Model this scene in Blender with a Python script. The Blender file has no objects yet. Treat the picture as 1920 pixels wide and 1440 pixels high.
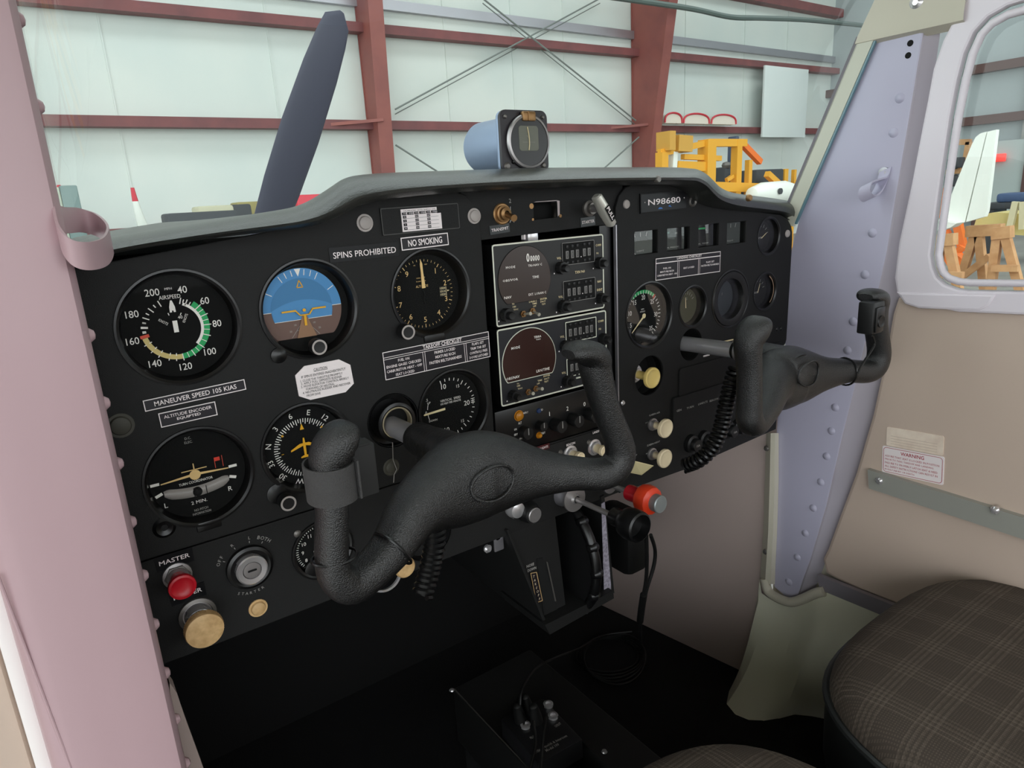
import bpy, bmesh, math, random
from mathutils import Vector, Matrix
from math import sin, cos, pi, radians, atan2, hypot
random.seed(4)
S = bpy.context.scene
COL = S.collection

# ---------------------------------------------------------------- camera (metres: X right along the panel, Y forward, Z up; panel face at y=0)
F_PX = 1260.04
CAM = Vector((-0.00694, -0.5595, 0.18791))
RX = Vector((0.81334528, -0.57915087, -0.05526051))
RD = Vector((-0.19651137, -0.18408339, -0.96306624))
RF = Vector((0.54758811, 0.7941647, -0.26353309))
cd = bpy.data.cameras.new('camera')
cd.sensor_fit = 'HORIZONTAL'; cd.sensor_width = 36.0
cd.lens = F_PX / 1920 * 36.0
cd.clip_start = 0.01; cd.clip_end = 200
cam = bpy.data.objects.new('camera', cd); COL.objects.link(cam)
m = Matrix.Identity(4)
for i in range(3):
    m[i][0] = RX[i]; m[i][1] = -RD[i]; m[i][2] = -RF[i]; m[i][3] = CAM[i]
cam.matrix_world = m
S.camera = cam
S.view_settings.view_transform = 'Standard'; S.view_settings.look = 'None'
S.view_settings.gamma = 1.0; S.view_settings.use_curve_mapping = False
S.view_settings.exposure = 0.0

# ---------------------------------------------------------------- overcast daylight outside the open hangar, one low soft sun through the door
w = bpy.data.worlds.new('daylight'); S.world = w; w.use_nodes = True
wn = w.node_tree.nodes; wl = w.node_tree.links
bg = wn['Background']; bg.inputs['Color'].default_value = (0.93, 0.98, 1.0, 1); bg.inputs['Strength'].default_value = 3.1
S.cycles.max_bounces = 8; S.cycles.transparent_max_bounces = 12
S.cycles.caustics_reflective = False; S.cycles.caustics_refractive = False

# ---------------------------------------------------------------- pixel notes -> points in the world
def ray(px, py):
    return RX * ((px - 960) / F_PX) + RD * ((py - 720) / F_PX) + RF
def aty(px, py, y=0.0):
    d = ray(px, py); return CAM + d * ((y - CAM.y) / d.y)
def atx(px, py, x):
    d = ray(px, py); return CAM + d * ((x - CAM.x) / d.x)
def atz(px, py, z):
    d = ray(px, py); return CAM + d * ((z - CAM.z) / d.z)
def pan(px, py, y=0.0):
    p = aty(px, py, y); return (p.x, p.z)

# ---------------------------------------------------------------- materials
def lin(c):
    c = c / 255.0
    return c / 12.92 if c <= 0.04045 else ((c + 0.055) / 1.055) ** 2.4
def rgb(r, g, b): return (lin(r), lin(g), lin(b), 1)
MATS = {}
def mat(name, col, rough=0.5, metal=0.0, bump=None, var=None, coat=0.0, spec=None):
    m = bpy.data.materials.new(name); m.use_nodes = True
    nt = m.node_tree; n = nt.nodes; l = nt.links
    b = n['Principled BSDF']
    b.inputs['Base Color'].default_value = rgb(*col)
    b.inputs['Roughness'].default_value = rough; b.inputs['Metallic'].default_value = metal
    if spec is not None: b.inputs['Specular IOR Level'].default_value = spec
    if coat: b.inputs['Coat Weight'].default_value = coat
    tc = None
    if bump or var:
        tc = n.new('ShaderNodeTexCoord')
    if bump:
        sc, st = bump
        t = n.new('ShaderNodeTexNoise'); t.inputs['Scale'].default_value = sc; t.inputs['Detail'].default_value = 3
        bp = n.new('ShaderNodeBump'); bp.inputs['Strength'].default_value = st; bp.inputs['Distance'].default_value = 0.001
        l.new(tc.outputs['Object'], t.inputs['Vector']); l.new(t.outputs['Fac'], bp.inputs['Height']); l.new(bp.outputs['Normal'], b.inputs['Normal'])
    if var:
        sc, col2 = var
        t = n.new('ShaderNodeTexNoise'); t.inputs['Scale'].default_value = sc; t.inputs['Detail'].default_value = 5
        r = n.new('ShaderNodeValToRGB'); r.color_ramp.elements[0].position = 0.35; r.color_ramp.elements[1].position = 0.7
        r.color_ramp.elements[0].color = rgb(*col); r.color_ramp.elements[1].color = rgb(*col2)
        l.new(tc.outputs['Object'], t.inputs['Vector']); l.new(t.outputs['Fac'], r.inputs['Fac']); l.new(r.outputs['Color'], b.inputs['Base Color'])
    MATS[name] = m
    return m
def glass(name, tint, k=1.0, ior=1.45):
    m = bpy.data.materials.new(name); m.use_nodes = True
    nt = m.node_tree; n = nt.nodes; l = nt.links
    n.remove(n['Principled BSDF'])
    tr = n.new('ShaderNodeBsdfTransparent'); tr.inputs['Color'].default_value = (*tint, 1)
    gl = n.new('ShaderNodeBsdfGlossy'); gl.inputs['Roughness'].default_value = 0.0
    fr = n.new('ShaderNodeFresnel'); fr.inputs['IOR'].default_value = ior
    mu = n.new('ShaderNodeMath'); mu.operation = 'MULTIPLY'; mu.inputs[1].default_value = k
    mx = n.new('ShaderNodeMixShader')
    l.new(fr.outputs[0], mu.inputs[0]); l.new(mu.outputs[0], mx.inputs[0]); l.new(tr.outputs[0], mx.inputs[1]); l.new(gl.outputs[0], mx.inputs[2])
    l.new(mx.outputs[0], n['Material Output'].inputs['Surface'])
    MATS[name] = m
    return m

PANEL = mat('panel black', (27, 27, 27), 0.62, bump=(1400, 0.35), spec=.32)
PLAST = mat('black plastic', (20, 20, 21), 0.42)
SATIN = mat('satin black', (15, 15, 16), 0.3)
DIAL = mat('dial black', (18, 18, 18), 0.85, spec=.2)
DEEP = mat('deep black', (6, 6, 6), 0.9)
FOAM = mat('black vinyl foam', (22, 22, 23), 0.30, bump=(1100, 0.8), spec=.8)
PAD = mat('glareshield vinyl', (46, 48, 46), 0.30, bump=(700, 0.3), spec=1.0)
WHITE = mat('white paint', (250, 246, 240), 0.6)
PRINT = mat('dim print', (172, 170, 166), 0.7)
CREAMP = mat('cream print', (248, 230, 184), 0.6)
TANP = mat('aged lume', (240, 202, 138), 0.6)
GREEN = mat('green arc', (30, 170, 96), 0.6)
YELLOW = mat('yellow arc', (222, 200, 130), 0.6)
AMBER = mat('amber paint', (238, 176, 34), 0.5)
REDP = mat('red mark', (226, 84, 60), 0.6)
SKYB = mat('sky blue', (78, 146, 204), 0.55)
SKYD = mat('deep sky blue', (64, 128, 180), 0.55)
EARTH = mat('earth brown', (112, 86, 78), 0.6)
DECAL = mat('black decal', (22, 17, 26), 0.5)
DECALW = mat('white decal', (252, 242, 242), 0.6)
TAPE = mat('label tape', (14, 15, 18), 0.35, spec=.25)
INK = mat('black ink', (28, 24, 26), 0.7)
REDINK = mat('red ink', (176, 44, 60), 0.7)
CHROME = mat('bright metal', (222, 220, 222), 0.24, 0.7)
STEEL = mat('brushed steel', (176, 172, 172), 0.35, 0.75)
SHAFT = mat('polished shaft', (206, 204, 208), 0.28, 0.6)
ALU = mat('dull aluminium', (182, 180, 186), 0.45, 0.9)
BRASS = mat('brass', (160, 124, 84), 0.42, 0.75)
GUN = mat('grey metal', (120, 116, 112), 0.4, 0.6)
KNOB = mat('ivory plastic', (240, 222, 186), 0.4)
KNOBO = mat('old ivory plastic', (222, 186, 134), 0.5, var=(180, (196, 158, 108)))
KNOBY = mat('yellowed plastic', (236, 208, 128), 0.35)
REDK = mat('red plastic', (196, 24, 40), 0.35)
ORED = mat('orange red plastic', (230, 66, 34), 0.35)
BUTTON = mat('grey button', (176, 168, 164), 0.5)
PLUG = mat('dull plug', (70, 68, 60), 0.6)
AMBERL = mat('amber lens', (200, 130, 30), 0.25)
WORN = mat('bare worn paint', (190, 176, 176), 0.6)
WINDOW = mat('grey lcd', (84, 88, 82), 0.3)
BROWNL = mat('brown lcd', (58, 46, 42), 0.3)
REDL = mat('dark red lcd', (50, 24, 20), 0.25)
DIGIT = mat('thumbwheel grey', (126, 124, 122), 0.5)
LINEW = mat('bezel line', (228, 230, 214), 0.5)
POSTL = mat('warm lit grey paint', (194, 164, 170), 0.38, bump=(60, 0.05))  # grey post paint, pink of the warm light put into the colour
POSTR = mat('sky lit grey paint', (188, 185, 206), 0.38, bump=(60, 0.05))  # same grey paint, blue sky light put into the colour
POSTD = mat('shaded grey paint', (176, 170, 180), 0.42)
TAN = mat('tan vinyl', (208, 188, 173), 0.5, bump=(500, 0.12))
CREAM = mat('cream plastic', (208, 202, 184), 0.5, bump=(200, 0.06))
KICK = mat('taupe plastic', (190, 172, 165), 0.5, bump=(300, 0.08))
FRAME = mat('white plastic', (238, 230, 238), 0.35)
FOOT = mat('lit foot plastic', (232, 230, 208), 0.5)  # lighter cream, light leaking by the door sill put into the colour
SEAL = mat('seal strip', (206, 206, 190), 0.5)
RUBBER = mat('black rubber', (18, 18, 18), 0.5)
CARPET = mat('black carpet', (9, 9, 11), 0.95, bump=(800, 0.8))
CONS = mat('console black', (20, 20, 20), 0.6, bump=(700, 0.2))
GREYR = mat('grey rail', (158, 158, 150), 0.45)
PAPER = mat('old paper', (250, 234, 216), 0.7, var=(60, (234, 214, 196)))
TAGC = mat('tan tag', (220, 206, 160), 0.6)
VINYL = mat('seat vinyl', (40, 42, 42), 0.45, bump=(300, 0.1))
PROP = mat('propeller black', (58, 58, 74), 0.5)
WALLW = mat('white insulation', (220, 224, 218), 0.7, var=(0.6, (208, 216, 212)))
GIRT = mat('red oxide steel', (128, 72, 72), 0.55, var=(3, (110, 64, 66)))
COLM = mat('red oxide column', (150, 86, 78), 0.55, var=(2, (134, 76, 72)))
BROWNG = mat('dark brown girt', (92, 66, 62), 0.6)
CONCR = mat('concrete', (150, 148, 142), 0.7, var=(1.5, (132, 130, 126)))
YELF = mat('yellow steel', (232, 168, 52), 0.5)
WINGW = mat('white dope', (236, 238, 230), 0.4)
WRED = mat('red trim paint', (206, 50, 66), 0.4)
WOOD = mat('pine timber', (206, 158, 112), 0.7, var=(9, (186, 136, 92)))
ORNG = mat('orange cord', (240, 120, 50), 0.5)
DARKM = mat('dark clutter', (60, 62, 66), 0.6)
BLUEC = mat('blue tarp', (70, 90, 126), 0.6)
CABLE = mat('cable grey', (120, 126, 122), 0.5)
GLASS_W = glass('windshield plexiglass', (0.90, 0.965, 0.94), 0.9)
GLASS_D = glass('instrument glass', (0.98, 0.985, 0.98), 0.07)
GLASS_T = glass('tachometer glass', (0.98, 0.985, 0.98), 0.15)

# ---------------------------------------------------------------- seat cloth: brown plaid
def cloth(name, base, light):
    m = bpy.data.materials.new(name); m.use_nodes = True
    nt = m.node_tree; n = nt.nodes; l = nt.links; b = n['Principled BSDF']
    tc = n.new('ShaderNodeTexCoord'); mp = n.new('ShaderNodeMapping'); l.new(tc.outputs['Object'], mp.inputs['Vector'])
    def wave(ax, sc, w0):
        sp = n.new('ShaderNodeSeparateXYZ'); l.new(mp.outputs[0], sp.inputs[0])
        a = n.new('ShaderNodeMath'); a.operation = 'MULTIPLY'; a.inputs[1].default_value = sc; l.new(sp.outputs[ax], a.inputs[0])
        f = n.new('ShaderNodeMath'); f.operation = 'FRACT'; l.new(a.outputs[0], f.inputs[0])
        g = n.new('ShaderNodeMath'); g.operation = 'LESS_THAN'; g.inputs[1].default_value = w0; l.new(f.outputs[0], g.inputs[0])
        return g
    def mul(a, bb):
        q = n.new('ShaderNodeMath'); q.operation = 'MULTIPLY'; l.new(a.outputs[0], q.inputs[0]); l.new(bb.outputs[0], q.inputs[1]); return q
    def add(a, bb):
        q = n.new('ShaderNodeMath'); q.operation = 'ADD'; l.new(a.outputs[0], q.inputs[0]); l.new(bb.outputs[0], q.inputs[1]); return q
    fx = mul(wave(0, 19.0, 0.42), wave(0, 190, 0.4)); fy = mul(wave(1, 22.0, 0.42), wave(1, 200, 0.4))
    wx = wave(0, 420, 0.5); wy = wave(1, 420, 0.5)
    k = add(add(fx, fy), mul(wx, wy))
    s = n.new('ShaderNodeMath'); s.operation = 'MULTIPLY'; s.inputs[1].default_value = 0.42; l.new(k.outputs[0], s.inputs[0])
    no = n.new('ShaderNodeTexNoise'); no.inputs['Scale'].default_value = 260; l.new(mp.outputs[0], no.inputs['Vector'])
    s2 = n.new('ShaderNodeMath'); s2.operation = 'MULTIPLY'; l.new(s.outputs[0], s2.inputs[0]); l.new(no.outputs['Fac'], s2.inputs[1])
    s3 = n.new('ShaderNodeMath'); s3.operation = 'MULTIPLY'; s3.inputs[1].default_value = 1.9; l.new(s2.outputs[0], s3.inputs[0])
    mx = n.new('ShaderNodeMixRGB'); mx.inputs[1].default_value = rgb(*base); mx.inputs[2].default_value = rgb(*light)
    l.new(s3.outputs[0], mx.inputs[0]); l.new(mx.outputs[0], b.inputs['Base Color'])
    b.inputs['Roughness'].default_value = 0.9
    bp = n.new('ShaderNodeBump'); bp.inputs['Strength'].default_value = 0.5; bp.inputs['Distance'].default_value = 0.001
    l.new(k.outputs[0], bp.inputs['Height']); l.new(bp.outputs[0], b.inputs['Normal'])
    return m
PLAID = cloth('brown plaid cloth', (70, 61, 53), (108, 97, 86))

# ---------------------------------------------------------------- mesh builder
_glyph = {}
def glyphs(s, bold, res):
    k = (s, bold, res)
    if k not in _glyph:
        c = bpy.data.curves.new('lettering', 'FONT'); c.body = s; c.resolution_u = res; c.offset = bold; c.size = 1.0
        o = bpy.data.objects.new('lettering', c); me = o.to_mesh()
        vs = [(v.co.x, v.co.y) for v in me.vertices]; fs = [tuple(p.vertices) for p in me.polygons]
        o.to_mesh_clear(); bpy.data.objects.remove(o); bpy.data.curves.remove(c)
        _glyph[k] = (vs, fs)
    return _glyph[k]
def frame_of(d):
    d = Vector(d).normalized()
    up = Vector((0, 0, 1)) if abs(d.z) < 0.9 else Vector((1, 0, 0))
    a = d.cross(up).normalized(); b = a.cross(d).normalized()
    return d, a, b
class MB:
    def __init__(s): s.v = []; s.f = []; s.s = []
    def add(s, vs, fs, smooth=False):
        o = len(s.v); s.v += [tuple(v) for v in vs]
        for f in fs: s.f.append(tuple(i + o for i in f)); s.s.append(smooth)
        return s
    def box(s, x0, x1, y0, y1, z0, z1, b=0.0):
        if b <= 0:
            vs = [(x, y, z) for x in (x0, x1) for y in (y0, y1) for z in (z0, z1)]
            return s.add(vs, [(0, 1, 3, 2), (4, 6, 7, 5), (0, 4, 5, 1), (2, 3, 7, 6), (0, 2, 6, 4), (1, 5, 7, 3)])
        bm = bmesh.new(); bmesh.ops.create_cube(bm, size=1)
        for v in bm.verts:
            v.co = Vector(((x0 + x1) / 2 + v.co.x * (x1 - x0), (y0 + y1) / 2 + v.co.y * (y1 - y0), (z0 + z1) / 2 + v.co.z * (z1 - z0)))
        bmesh.ops.bevel(bm, geom=bm.edges[:], offset=b, segments=2, profile=0.5, affect='EDGES')
        bm.verts.index_update()
        s.add([v.co[:] for v in bm.verts], [[v.index for v in f.verts] for f in bm.faces]); bm.free(); return s
    def obox(s, o, ax, ay, az):
        o, ax, ay, az = map(Vector, (o, ax, ay, az))
        vs = [o + ax * i + ay * j + az * k for i in (-1, 1) for j in (-1, 1) for k in (-1, 1)]
        return s.add(vs, [(0, 1, 3, 2), (4, 6, 7, 5), (0, 4, 5, 1), (2, 3, 7, 6), (0, 2, 6, 4), (1, 5, 7, 3)])
    def bar(s, p, q, w, h=None):
        p, q = Vector(p), Vector(q); d, a, b = frame_of(q - p); h = h or w
        return s.obox((p + q) / 2, (q - p) / 2, a * w / 2, b * h / 2)
    def lathe(s, prof, o=(0, 0, 0), d=(0, -1, 0), seg=40, smooth=True, flute=0, fd=0.0):
        o = Vector(o); d, a, b = frame_of(d); rings = []
        vs = []; fs = []
        for r, t in prof:
            if r < 1e-7:
                rings.append([len(vs)]); vs.append(o + d * t)
            else:
                idx = []
                for i in range(seg):
                    an = 2 * pi * i / seg
                    rr = r - (fd if (flute and (i % 2)) else 0)
                    idx.append(len(vs)); vs.append(o + d * t + a * (rr * cos(an)) + b * (rr * sin(an)))
                rings.append(idx)
        for A, B in zip(rings, rings[1:]):
            if len(A) == 1 and len(B) == 1: continue
            for i in range(seg):
                j = (i + 1) % seg
                if len(A) == 1: fs.append((A[0], B[j], B[i]))
                elif len(B) == 1: fs.append((A[i], A[j], B[0]))
                else: fs.append((A[i], A[j], B[j], B[i]))
        return s.add(vs, fs, smooth)
    def disc(s, r, y, cx=0, cz=0, seg=48):
        return s.add([(cx + r * sin(2 * pi * i / seg), y, cz + r * cos(2 * pi * i / seg)) for i in range(seg)], [tuple(range(seg))])
    def arc(s, r0, r1, a0, a1, y, cx=0, cz=0, n=None):
        n = n or max(2, int(abs(a1 - a0) / 5)); vs = []; fs = []
        for i in range(n + 1):
            t = radians(a0 + (a1 - a0) * i / n)
            vs += [(cx + r0 * sin(t), y, cz + r0 * cos(t)), (cx + r1 * sin(t), y, cz + r1 * cos(t))]
        for i in range(n): fs.append((2 * i, 2 * i + 1, 2 * i + 3, 2 * i + 2))
        return s.add(vs, fs)
    def tick(s, r0, r1, a, wd, y, cx=0, cz=0):
        t = radians(a); u = Vector((sin(t), 0, cos(t))); q = Vector((cos(t), 0, -sin(t))) * wd / 2; c = Vector((cx, y, cz))
        return s.add([c + u * r0 - q, c + u * r0 + q, c + u * r1 + q, c + u * r1 - q], [(0, 1, 2, 3)])
    def poly(s, pts, y):
        return s.add([(p[0], y, p[1]) for p in pts], [tuple(range(len(pts)))])
    def prism(s, pts, y0, y1):
        n = len(pts); vs = [(p[0], y0, p[1]) for p in pts] + [(p[0], y1, p[1]) for p in pts]
        return s.add(vs, [tuple(range(n)), tuple(range(2 * n - 1, n - 1, -1))] + [(i, i + n, (i + 1) % n + n, (i + 1) % n) for i in range(n)])
    def line(s, p, q, wd, y):
        p, q = Vector(p), Vector(q); d = (q - p).normalized(); n = Vector((-d.y, d.x)) * wd / 2
        return s.poly([p - n, q - n, q + n, p + n], y)
    def rectline(s, x0, x1, z0, z1, wd, y, r=0.0):
        out = rrect(x0, x1, z0, z1, r); inn = rrect(x0 + wd, x1 - wd, z0 + wd, z1 - wd, max(r - wd, r * 0.3)); n = len(out)
        vs = [(p[0], y, p[1]) for p in out + inn]
        return s.add(vs, [(i, (i + 1) % n, (i + 1) % n + n, i + n) for i in range(n)])
    def tube(s, path, r, seg=10, cap=True, closed=False):
        P = [Vector(p) for p in path]; n = len(P); vs = []; fs = []; a = None
        for i in range(n):
            if closed: t = P[(i + 1) % n] - P[i - 1]
            else: t = P[min(i + 1, n - 1)] - P[max(i - 1, 0)]
            t.normalize()
            if a is None: _, a, b = frame_of(t)
            a = (a - t * a.dot(t)).normalized(); b = t.cross(a)
            rr = r[i] if isinstance(r, (list, tuple)) else r
            for k in range(seg):
                an = 2 * pi * k / seg; vs.append(P[i] + a * (rr * cos(an)) + b * (rr * sin(an)))
        for i in range(n if closed else n - 1):
            i2 = (i + 1) % n
            for k in range(seg):
                k2 = (k + 1) % seg; fs.append((i * seg + k, i * seg + k2, i2 * seg + k2, i2 * seg + k))
        if cap and not closed:
            fs.append(tuple(range(seg - 1, -1, -1))); fs.append(tuple((n - 1) * seg + k for k in range(seg)))
        return s.add(vs, fs, True)
    def sweep(s, st, seg=20, ex=2.6):
        """st: (centre, half axis A, half axis B); superellipse rings joined"""
        vs = []; fs = []; n = len(st)
        for c, A, B in st:
            c, A, B = Vector(c), Vector(A), Vector(B)
            for k in range(seg):
                an = 2 * pi * k / seg; ca, sa = cos(an), sin(an)
                vs.append(c + A * (abs(ca) ** (2 / ex) * (1 if ca >= 0 else -1)) + B * (abs(sa) ** (2 / ex) * (1 if sa >= 0 else -1)))
        for i in range(n - 1):
            for k in range(seg):
                k2 = (k + 1) % seg; fs.append((i * seg + k, i * seg + k2, (i + 1) * seg + k2, (i + 1) * seg + k))
        fs.append(tuple(range(seg - 1, -1, -1))); fs.append(tuple((n - 1) * seg + k for k in range(seg)))
        return s.add(vs, fs, True)
    def grid(s, rows, smooth=True, close=False):
        n = len(rows); mm = len(rows[0]); vs = [p for r in rows for p in r]; fs = []
        for i in range(n - 1):
            for j in range(mm - 1): fs.append((i * mm + j, i * mm + j + 1, (i + 1) * mm + j + 1, (i + 1) * mm + j))
        return s.add(vs, fs, smooth)
    def text(s, t, cx, cz, h, wd=None, rot=0, y=0.0, bold=0.0, sx=1.0, res=2):
        vs, fs = glyphs(t, bold, res)
        if not vs: return s
        x0 = min(v[0] for v in vs); x1 = max(v[0] for v in vs); y0 = min(v[1] for v in vs); y1 = max(v[1] for v in vs)
        ky = h / (y1 - y0); kx = (wd / (x1 - x0)) if wd else ky * sx
        c, n = cos(radians(rot)), sin(radians(rot)); out = []
        for a, b in vs:
            u = (a - (x0 + x1) / 2) * kx; q = (b - (y0 + y1) / 2) * ky
            out.append((cx + u * c - q * n, y, cz + u * n + q * c))
        return s.add(out, fs)
    def plate(s, outer, holes, y0, th, bev=0.0008, ax='y'):
        c = bpy.data.curves.new('plate', 'CURVE'); c.dimensions = '2D'; c.fill_mode = 'BOTH'
        c.extrude = max(th / 2 - bev, 0.0001); c.bevel_depth = bev; c.bevel_resolution = 1
        for P in [outer] + holes:
            sp = c.splines.new('POLY'); sp.points.add(len(P) - 1); sp.use_cyclic_u = True
            for q, k in zip(sp.points, P): q.co = (k[0], k[1], 0, 1)
        o = bpy.data.objects.new('plate', c); me = o.to_mesh()
        if ax == 'y': vs = [(v.co.x, y0 + th / 2 - v.co.z, v.co.y) for v in me.vertices]
        else: vs = [(y0 + th / 2 + v.co.z, v.co.x, v.co.y) for v in me.vertices]
        s.add(vs, [tuple(p.vertices) for p in me.polygons])
        o.to_mesh_clear(); bpy.data.objects.remove(o); bpy.data.curves.remove(c); return s
    def build(s, name, m, parent=None, loc=None, rot=None):
        me = bpy.data.meshes.new(name); me.from_pydata(s.v, [], s.f)
        me.polygons.foreach_set('use_smooth', s.s); me.materials.append(m); me.update(); me.set_sharp_from_angle(angle=radians(38))
        o = bpy.data.objects.new(name, me); COL.objects.link(o)
        if parent is not None: o.parent = parent
        if loc is not None: o.location = loc
        if rot is not None: o.rotation_euler = rot
        return o
def rrect(x0, x1, z0, z1, r=0.0, n=5):
    if r <= 0: return [(x0, z0), (x1, z0), (x1, z1), (x0, z1)]
    P = []
    for cx, cz, a in ((x1 - r, z0 + r, -90), (x1 - r, z1 - r, 0), (x0 + r, z1 - r, 90), (x0 + r, z0 + r, 180)):
        for i in range(n + 1):
            t = radians(a + 90 * i / n); P.append((cx + r * cos(t), cz + r * sin(t)))
    return P
def circ(cx, cz, r, n=56): return [(cx + r * cos(2 * pi * i / n), cz + r * sin(2 * pi * i / n)) for i in range(n)]
def thing(name, label, cat, loc=(0, 0, 0), rot=(0, 0, 0), group=None):
    o = bpy.data.objects.new(name, None); o.empty_display_size = 0.02; COL.objects.link(o)
    o.location = loc; o.rotation_euler = rot; o['label'] = label; o['category'] = cat
    if group: o['group'] = group
    return o
def tag(o, label, cat, group=None):
    o['label'] = label; o['category'] = cat
    if group: o['group'] = group
    return o
def struct(o, label=None, cat=None):
    o['kind'] = 'structure'
    if label: o['label'] = label
    if cat: o['category'] = cat
    return o
def stuff(o): o['kind'] = 'stuff'; return o
def offset_loop(P, d):
    n = len(P); out = []
    for i in range(n):
        a, b = Vector(P[i - 1]), Vector(P[(i + 1) % n]); t = (b - a).normalized(); out.append((P[i][0] + t.y * d, P[i][1] - t.x * d))
    return out
def smooth_path(P, k=6):
    """Catmull-Rom through tuples of any length"""
    out = []; n = len(P)
    for i in range(n - 1):
        p0, p1, p2, p3 = P[max(i - 1, 0)], P[i], P[i + 1], P[min(i + 2, n - 1)]
        for j in range(k):
            t = j / k
            out.append(tuple(0.5 * (2 * b + (c - a) * t + (2 * a - 5 * b + 4 * c - d) * t * t + (3 * b - a - 3 * c + d) * t ** 3) for a, b, c, d in zip(p0, p1, p2, p3)))
    out.append(tuple(P[-1])); return out
def helix(path, R, wr, turns):
    P = [Vector(p) for p in smooth_path(path, 12)]
    L = [0]
    for a, b in zip(P, P[1:]): L.append(L[-1] + (b - a).length)
    N = int(turns * 12); out = []; i = 0; a = None
    for k in range(N + 1):
        d = L[-1] * k / N
        while i < len(L) - 2 and L[i + 1] < d: i += 1
        f = (d - L[i]) / max(L[i + 1] - L[i], 1e-9); c = P[i].lerp(P[i + 1], f); t = (P[i + 1] - P[i]).normalized()
        if a is None: _, a, b = frame_of(t)
        a = (a - t * a.dot(t)).normalized(); b = t.cross(a); an = 2 * pi * turns * k / N
        out.append(c + a * (R * cos(an)) + b * (R * sin(an)))
    return out

# ================================================================ HANGAR
GZ = -1.2
floor = struct(MB().box(-14, 19.6, -14, 11, GZ - 0.1, GZ).build('floor', CONCR), 'grey concrete hangar floor')
wf = struct(MB().box(-10, 19.7, 11, 11.1, GZ, 6.5).build('wall_far', WALLW), 'white insulated hangar wall ahead of the aircraft')
for z, zz in ((3.02, 3.12), (1.55, 1.57), (0.03, 0.05)):
    MB().obox((4.85, 10.86, (z + zz) / 2), (14.8, 0, (zz - z) * 1.1), (0, 0.11, 0), (0, 0, 0.072)).build('girt', GIRT, wf)
MB().box(-10, 19.6, 10.75, 11, 4.55, 4.75).build('girt', GIRT, wf)
MB().box(-10, 19.6, 10.9, 11, 3.42, 3.58).build('reflection_band', MATS['dull aluminium'], wf)  # pale band standing in for a reflection of the glareshield
for x in (-3.2, -0.9, 1.4, 3.7, 6.9, 8.4, 9.7, 13.4, 15.6, 17.4):
    MB().box(x, x + 0.02, 10.985, 11, GZ, 6.4).build('seam_batten', WALLW, wf)
def column(xc, d0, d1, name='steel_column'):
    b = MB(); hw = 0.13; y1 = 10.98
    for (za, zb) in ((GZ, 6.4),):
        def dep(z): return d0 + (d1 - d0) * (z - 0.8) / 1.9
        for z0, z1 in ((GZ, 0.8), (0.8, 2.7), (2.7, 6.4)):
            a, c = dep(z0), dep(z1)
            b.add([(xc - hw, y1 - a, z0), (xc + hw, y1 - a, z0), (xc + hw, y1 - a + 0.02, z0), (xc - hw, y1 - a + 0.02, z0),
                   (xc - hw, y1 - c, z1), (xc + hw, y1 - c, z1), (xc + hw, y1 - c + 0.02, z1), (xc - hw, y1 - c + 0.02, z1)],
                  [(0, 1, 5, 4), (1, 2, 6, 5), (2, 3, 7, 6), (3, 0, 4, 7)])
            b.add([(xc - .115, y1 - a + .02, z0), (xc + .115, y1 - a + .02, z0), (xc + .115, y1 - .02, z0), (xc - .115, y1 - .02, z0),
                   (xc - .115, y1 - c + .02, z1), (xc + .115, y1 - c + .02, z1), (xc + .115, y1 - .02, z1), (xc - .115, y1 - .02, z1)],
                  [(0, 1, 5, 4), (1, 2, 6, 5), (2, 3, 7, 6), (3, 0, 4, 7)])
        b.box(xc - hw, xc + hw, y1 - 0.02, y1, GZ, 6.4)
    return b.build(name, COLM, wf)
column(5.34, 0.40, 0.50); column(11.76, 0.52, 0.86); column(-1.1, 0.4, 0.5)
for p, q in (((741, 205), (1125, -3)), ((905, -3), (1192, 226)), ((742, 272), (830, 328)), ((1198, 257), (1130, 318))):
    a, c = aty(*p, 10.6), aty(*q, 10.6); c = a + (c - a) * (3.4 if p[1] > 250 and p[0] < 900 else 4.0 if p[1] > 250 else 1.0); MB().tube([a, c], 0.016, 6).build('brace_rod', CABLE, wf)
    if p[0] in (741, 905):
        a, c = aty(p[0], p[1] + 9, 10.9), aty(q[0], q[1] + 9, 10.9); MB().tube([a, c], 0.01, 6).build('brace_rod', CABLE, wf)
for x0, x1, z in ((4.4, 5.3, 1.55), (10.7, 11.7, 1.57)):
    MB().bar((x0, 10.8, z), (x1, 10.5, z + 0.06), 0.05).build('girt_strut', COLM, wf)
wr = struct(MB().box(19.6, 19.7, -14, 11, GZ, 6.5).build('wall_right', mat('grey white sheet', (168, 176, 178), 0.6)), 'grey white hangar side wall seen through the door window')
for z in (2.6, 1.43, 0.35):
    MB().box(19.38, 19.6, -14, 11, z - 0.1, z + 0.1).build('girt', BROWNG, wr)
for y in (6.05, 1.0, -4):
    MB().box(19.45, 19.6, y - 0.05, y + 0.05, GZ, 6.4).build('wall_post', mat('grey post', (150, 150, 146), 0.6), wr)

rb_ = MB()
for ya, yb_ in ((-3.0, 1.6), (3.6, 6.6), (8.4, 11.1)): rb_.box(-10, 19.7, ya, yb_, 6.5, 6.6)   # gaps left in the added roof to let light onto wall and glareshield
for xa in (-10, 3, 12, 19.6): rb_.box(xa, xa + .1, 1.6, 3.6, 6.5, 6.6); rb_.box(xa, xa + .1, 6.6, 8.4, 6.5, 6.6)
struct(rb_.build('ceiling.001', WALLW), 'unseen white hangar roof added to limit sky light, with gaps that let some in')
for y in (-2.5, 4.0): MB().box(-10, 19.6, y - .1, y + .1, 6.2, 6.5).build('roof_beam', GIRT, bpy.data.objects['ceiling.001'])

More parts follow.
